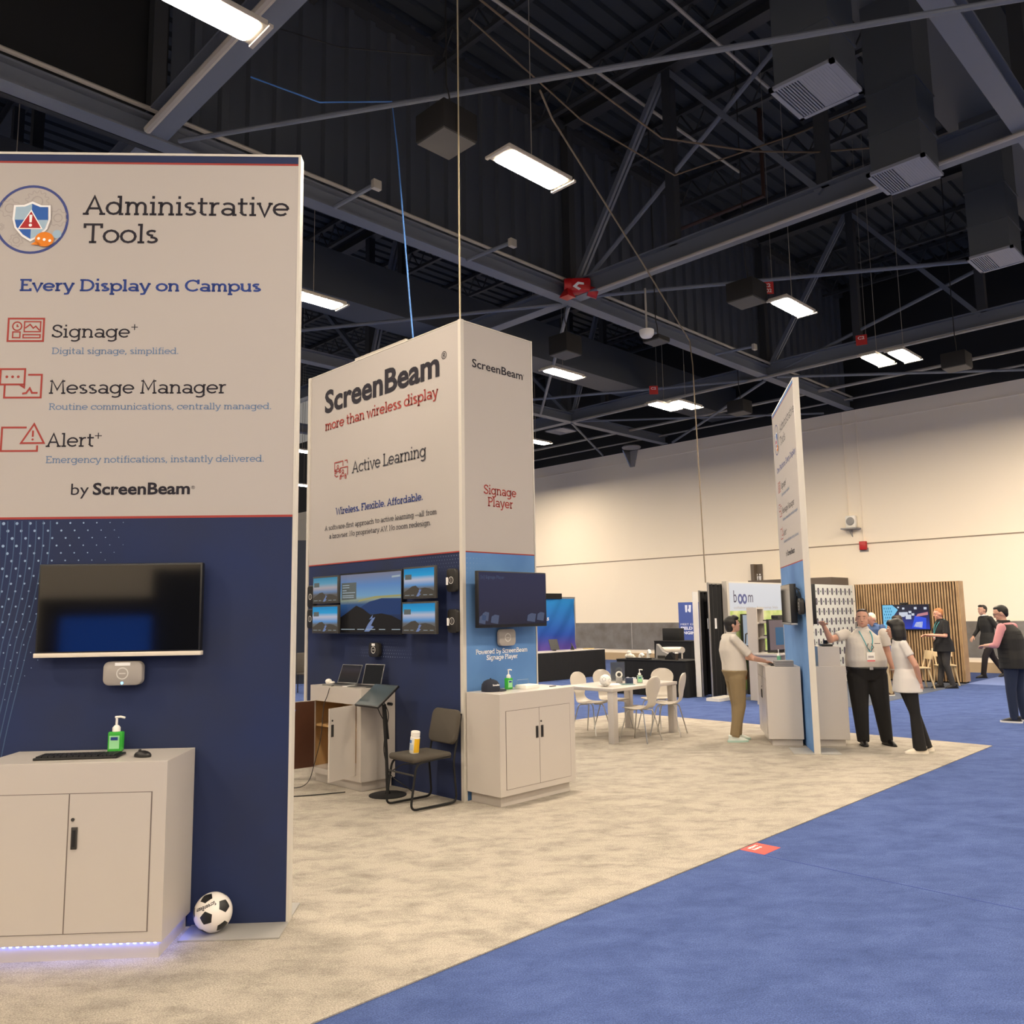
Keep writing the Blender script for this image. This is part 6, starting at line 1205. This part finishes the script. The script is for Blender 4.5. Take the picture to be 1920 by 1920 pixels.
# woman in white top, back to the camera
t, MH, D = person('woman with black bob in white top and black flared trousers, hands behind back', (11.10, 3.96, 0), R(35), 1.65,
    dict(shw=.165, pel=V(0, .10, .93), che=V(0, .13, 1.26), sh=V(0, .15, 1.425), nk=V(0, .165, 1.49), hd=V(0, .20, 1.62), kneeL=V(-.09, .05, .50), kneeR=V(.10, .0, .50), ankL=V(-.09, .02, .085), ankR=V(.11, -.11, .085), elbL=V(-.24, .04, 1.15), elbR=V(.24, .02, 1.14), wriL=V(-.14, -.03, .93), wriR=V(.10, -.07, .92)),
    SKINS[1], flat('top_white', 212, 207, 202, .85), BLK, HAIRB, flat('sneaker_cream', 232, 222, 204, .6), dict(hair='bob', collar=False, shirt_name='top'), .0075, .93, 0, -12, 0, .55, flare=.028, tuck=False, female=True, sole=flat('sole_cream', 240, 232, 218, .6),
    hands={'L': dict(d=(.5, -.35, -.75), up=(-.3, -1, 0), curl=.4), 'R': dict(d=(-.3, -.35, -.85), up=(.3, -1, 0), curl=.4)})
# white-haired man behind
t, MH, D = person('white-haired man in a blue jacket looking down, behind the stout man', (17.85, 7.0, -.008), R(62), 1.75,
    dict(pel=V(0, 0, .94), che=V(0, .05, 1.27), sh=V(0, .09, 1.42), nk=V(0, .12, 1.48), hd=V(0, .19, 1.585), elbL=V(-.25, .12, 1.14), elbR=V(.25, .12, 1.14), wriL=V(-.12, .34, 1.10), wriR=V(.12, .34, 1.10), ankL=V(-.10, -.08, .085), ankR=V(.11, .05, .085)),
    SKINS[2], cloth('cloth_jacket_blue', 74, 98, 142), cloth('cloth_sand', 196, 176, 140), HAIRW, flat('shoe_brown', 92, 66, 44, .5), dict(hair='short', shirt_name='jacket'), .010, 1.08, .02, 0, -22, .9, long=True, tuck=False, sole=WHITEPL)
# person between the screen and the woman
t, MH, D = person('dark-haired person in black holding a phone in front of the lit television', (18.75, 6.92, -.004), R(48), 1.64,
    dict(shw=.16, elbL=V(-.22, .08, 1.12), elbR=V(.22, .08, 1.12), wriL=V(-.05, .28, 1.16), wriR=V(.07, .28, 1.16)), SKINS[0], cloth('cloth_black2', 28, 26, 28), BLK, HAIRBR, BLACKP, dict(hair='fringe', collar=False), .010, .93, 0, 0, -12, .9, long=True, female=True)
Bx('phone', BLACKP, t, -.035, .04, .36, .37, 1.10, 1.24, .004)
# ginger man in black polo
t, MH, D = person('ginger-haired man in a black polo and dark trousers with hands together', (20.28, 6.55, -.008), R(42), 1.78,
    dict(elbL=V(-.26, .06, 1.15), elbR=V(.26, .08, 1.15), wriL=V(-.09, .34, 1.17), wriR=V(.08, .34, 1.16), hd=V(0, .06, 1.63), ankL=V(-.11, -.10, .085), ankR=V(.11, .10, .085)),
    SKINS[2], cloth('cloth_black3', 22, 22, 26), cloth('cloth_charcoal', 56, 54, 54), HAIRR, BLACKP, dict(hair='flat'), .010, 1.05, .02, 0, -10, .85, tuck=False)
lanyard(t, MH, D, 1.0, .19, 1.22, .08)
# walker in dark suit
t, MH, D = person('man in a dark suit walking along the far wall', (23.9, 6.62, -.008), R(50), 1.84,
    dict(pel=V(0, 0, .92), che=V(0, .03, 1.26), sh=V(0, .04, 1.43), nk=V(0, .06, 1.50), hd=V(0, .10, 1.63), kneeL=V(-.10, .20, .50), kneeR=V(.10, -.13, .50), ankL=V(-.09, .28, .085), ankR=V(.09, -.42, .12), tiltR=-12, elbL=V(-.26, -.10, 1.15), elbR=V(.26, .08, 1.15), wriL=V(-.25, -.06, .90), wriR=V(.22, .25, .98)),
    SKINS[0], cloth('cloth_suit', 40, 40, 40), cloth('cloth_suit_trouser', 34, 28, 30), HAIRB, BLACKP, dict(hair='short', shirt_name='suit_jacket', collar_m=WHITEINK), .010, 1.0, 0, 0, 0, .9, long=True, tuck=False)
# man in vest at the right edge
t, MH, D = person('man in black vest over pink shirt and navy jeans at the right edge', (14.98, 3.82, -.008), R(-10), 1.81,
    dict(shw=.18, sh=V(0, .05, 1.43), nk=V(0, .075, 1.50), hd=V(0, .125, 1.635), che=V(0, .03, 1.27), elbL=V(-.30, .10, 1.16), elbR=V(.30, .10, 1.16), wriL=V(-.14, .34, 1.14), wriR=V(.14, .34, 1.14), kneeL=V(-.12, .02, .5), kneeR=V(.12, .02, .5), ankL=V(-.13, 0, .085), ankR=V(.17, -.02, .085), footL=20, footR=-8),
    SKINS[0], cloth('cloth_pink', 214, 150, 154), cloth('cloth_jeans', 32, 42, 66), HAIRB, flat('sneaker_black', 30, 30, 34, .5), dict(hair='flat', cuff=.45), .0085, 1.12, .02, 24, -18, .9, long=True, tuck=True, sole=WHITEPL)
s = 1.81 / 1.75; VEST = mat('cloth_vest', rgb(34, 33, 32), .8)
v_ = MB(); v_.loft([((0, .0, .80 * s), .238, .190), ((0, 0, .95 * s), .238, .188), ((0, .02, 1.08 * s), .224, .178), ((0, .03, 1.25 * s), .228, .182), ((0, .045, 1.37 * s), .212, .158), ((0, .055, 1.44 * s), .150, .105), ((0, .085, 1.495 * s), .085, .085), ((0, .095, 1.535 * s), .082, .082)], 26)
v_ = remesh(v_, 'vest', VEST, t, .011, 2)
for z in (.90, .97, 1.04, 1.11, 1.18, 1.25, 1.32): n = 30; k_ = .241 if z < 1.0 else .232 - max(0, z - 1.25) * .12; MB().tube([(k_ * math.cos(2 * PI * i / n), .02 + (z - 1.0) * .06 + k_ * .765 * math.sin(2 * PI * i / n), z * s) for i in range(n)], .004, 6, True).obj('vest_seam', BLACKM, v_, smooth=True)
g = MB(); [g.tube([MH @ V(x + .026 * math.cos(a), .104, .012 + .02 * math.sin(a)) for a in [2 * PI * k / 14 for k in range(14)]], .0025, 5, True) for x in (-.033, .033)]; [g.cyl(MH @ V(sx * .06, .10, .016), MH @ V(sx * .08, -.01, .012), .0025, None, 5) for sx in (-1, 1)]; g.obj('glasses', BLACKP, t)
be = MB(); be.sph((0, .052, -.088), (.048, .050, .030), MH); remesh(be, 'beard', HAIRBR, t, .009, 1)
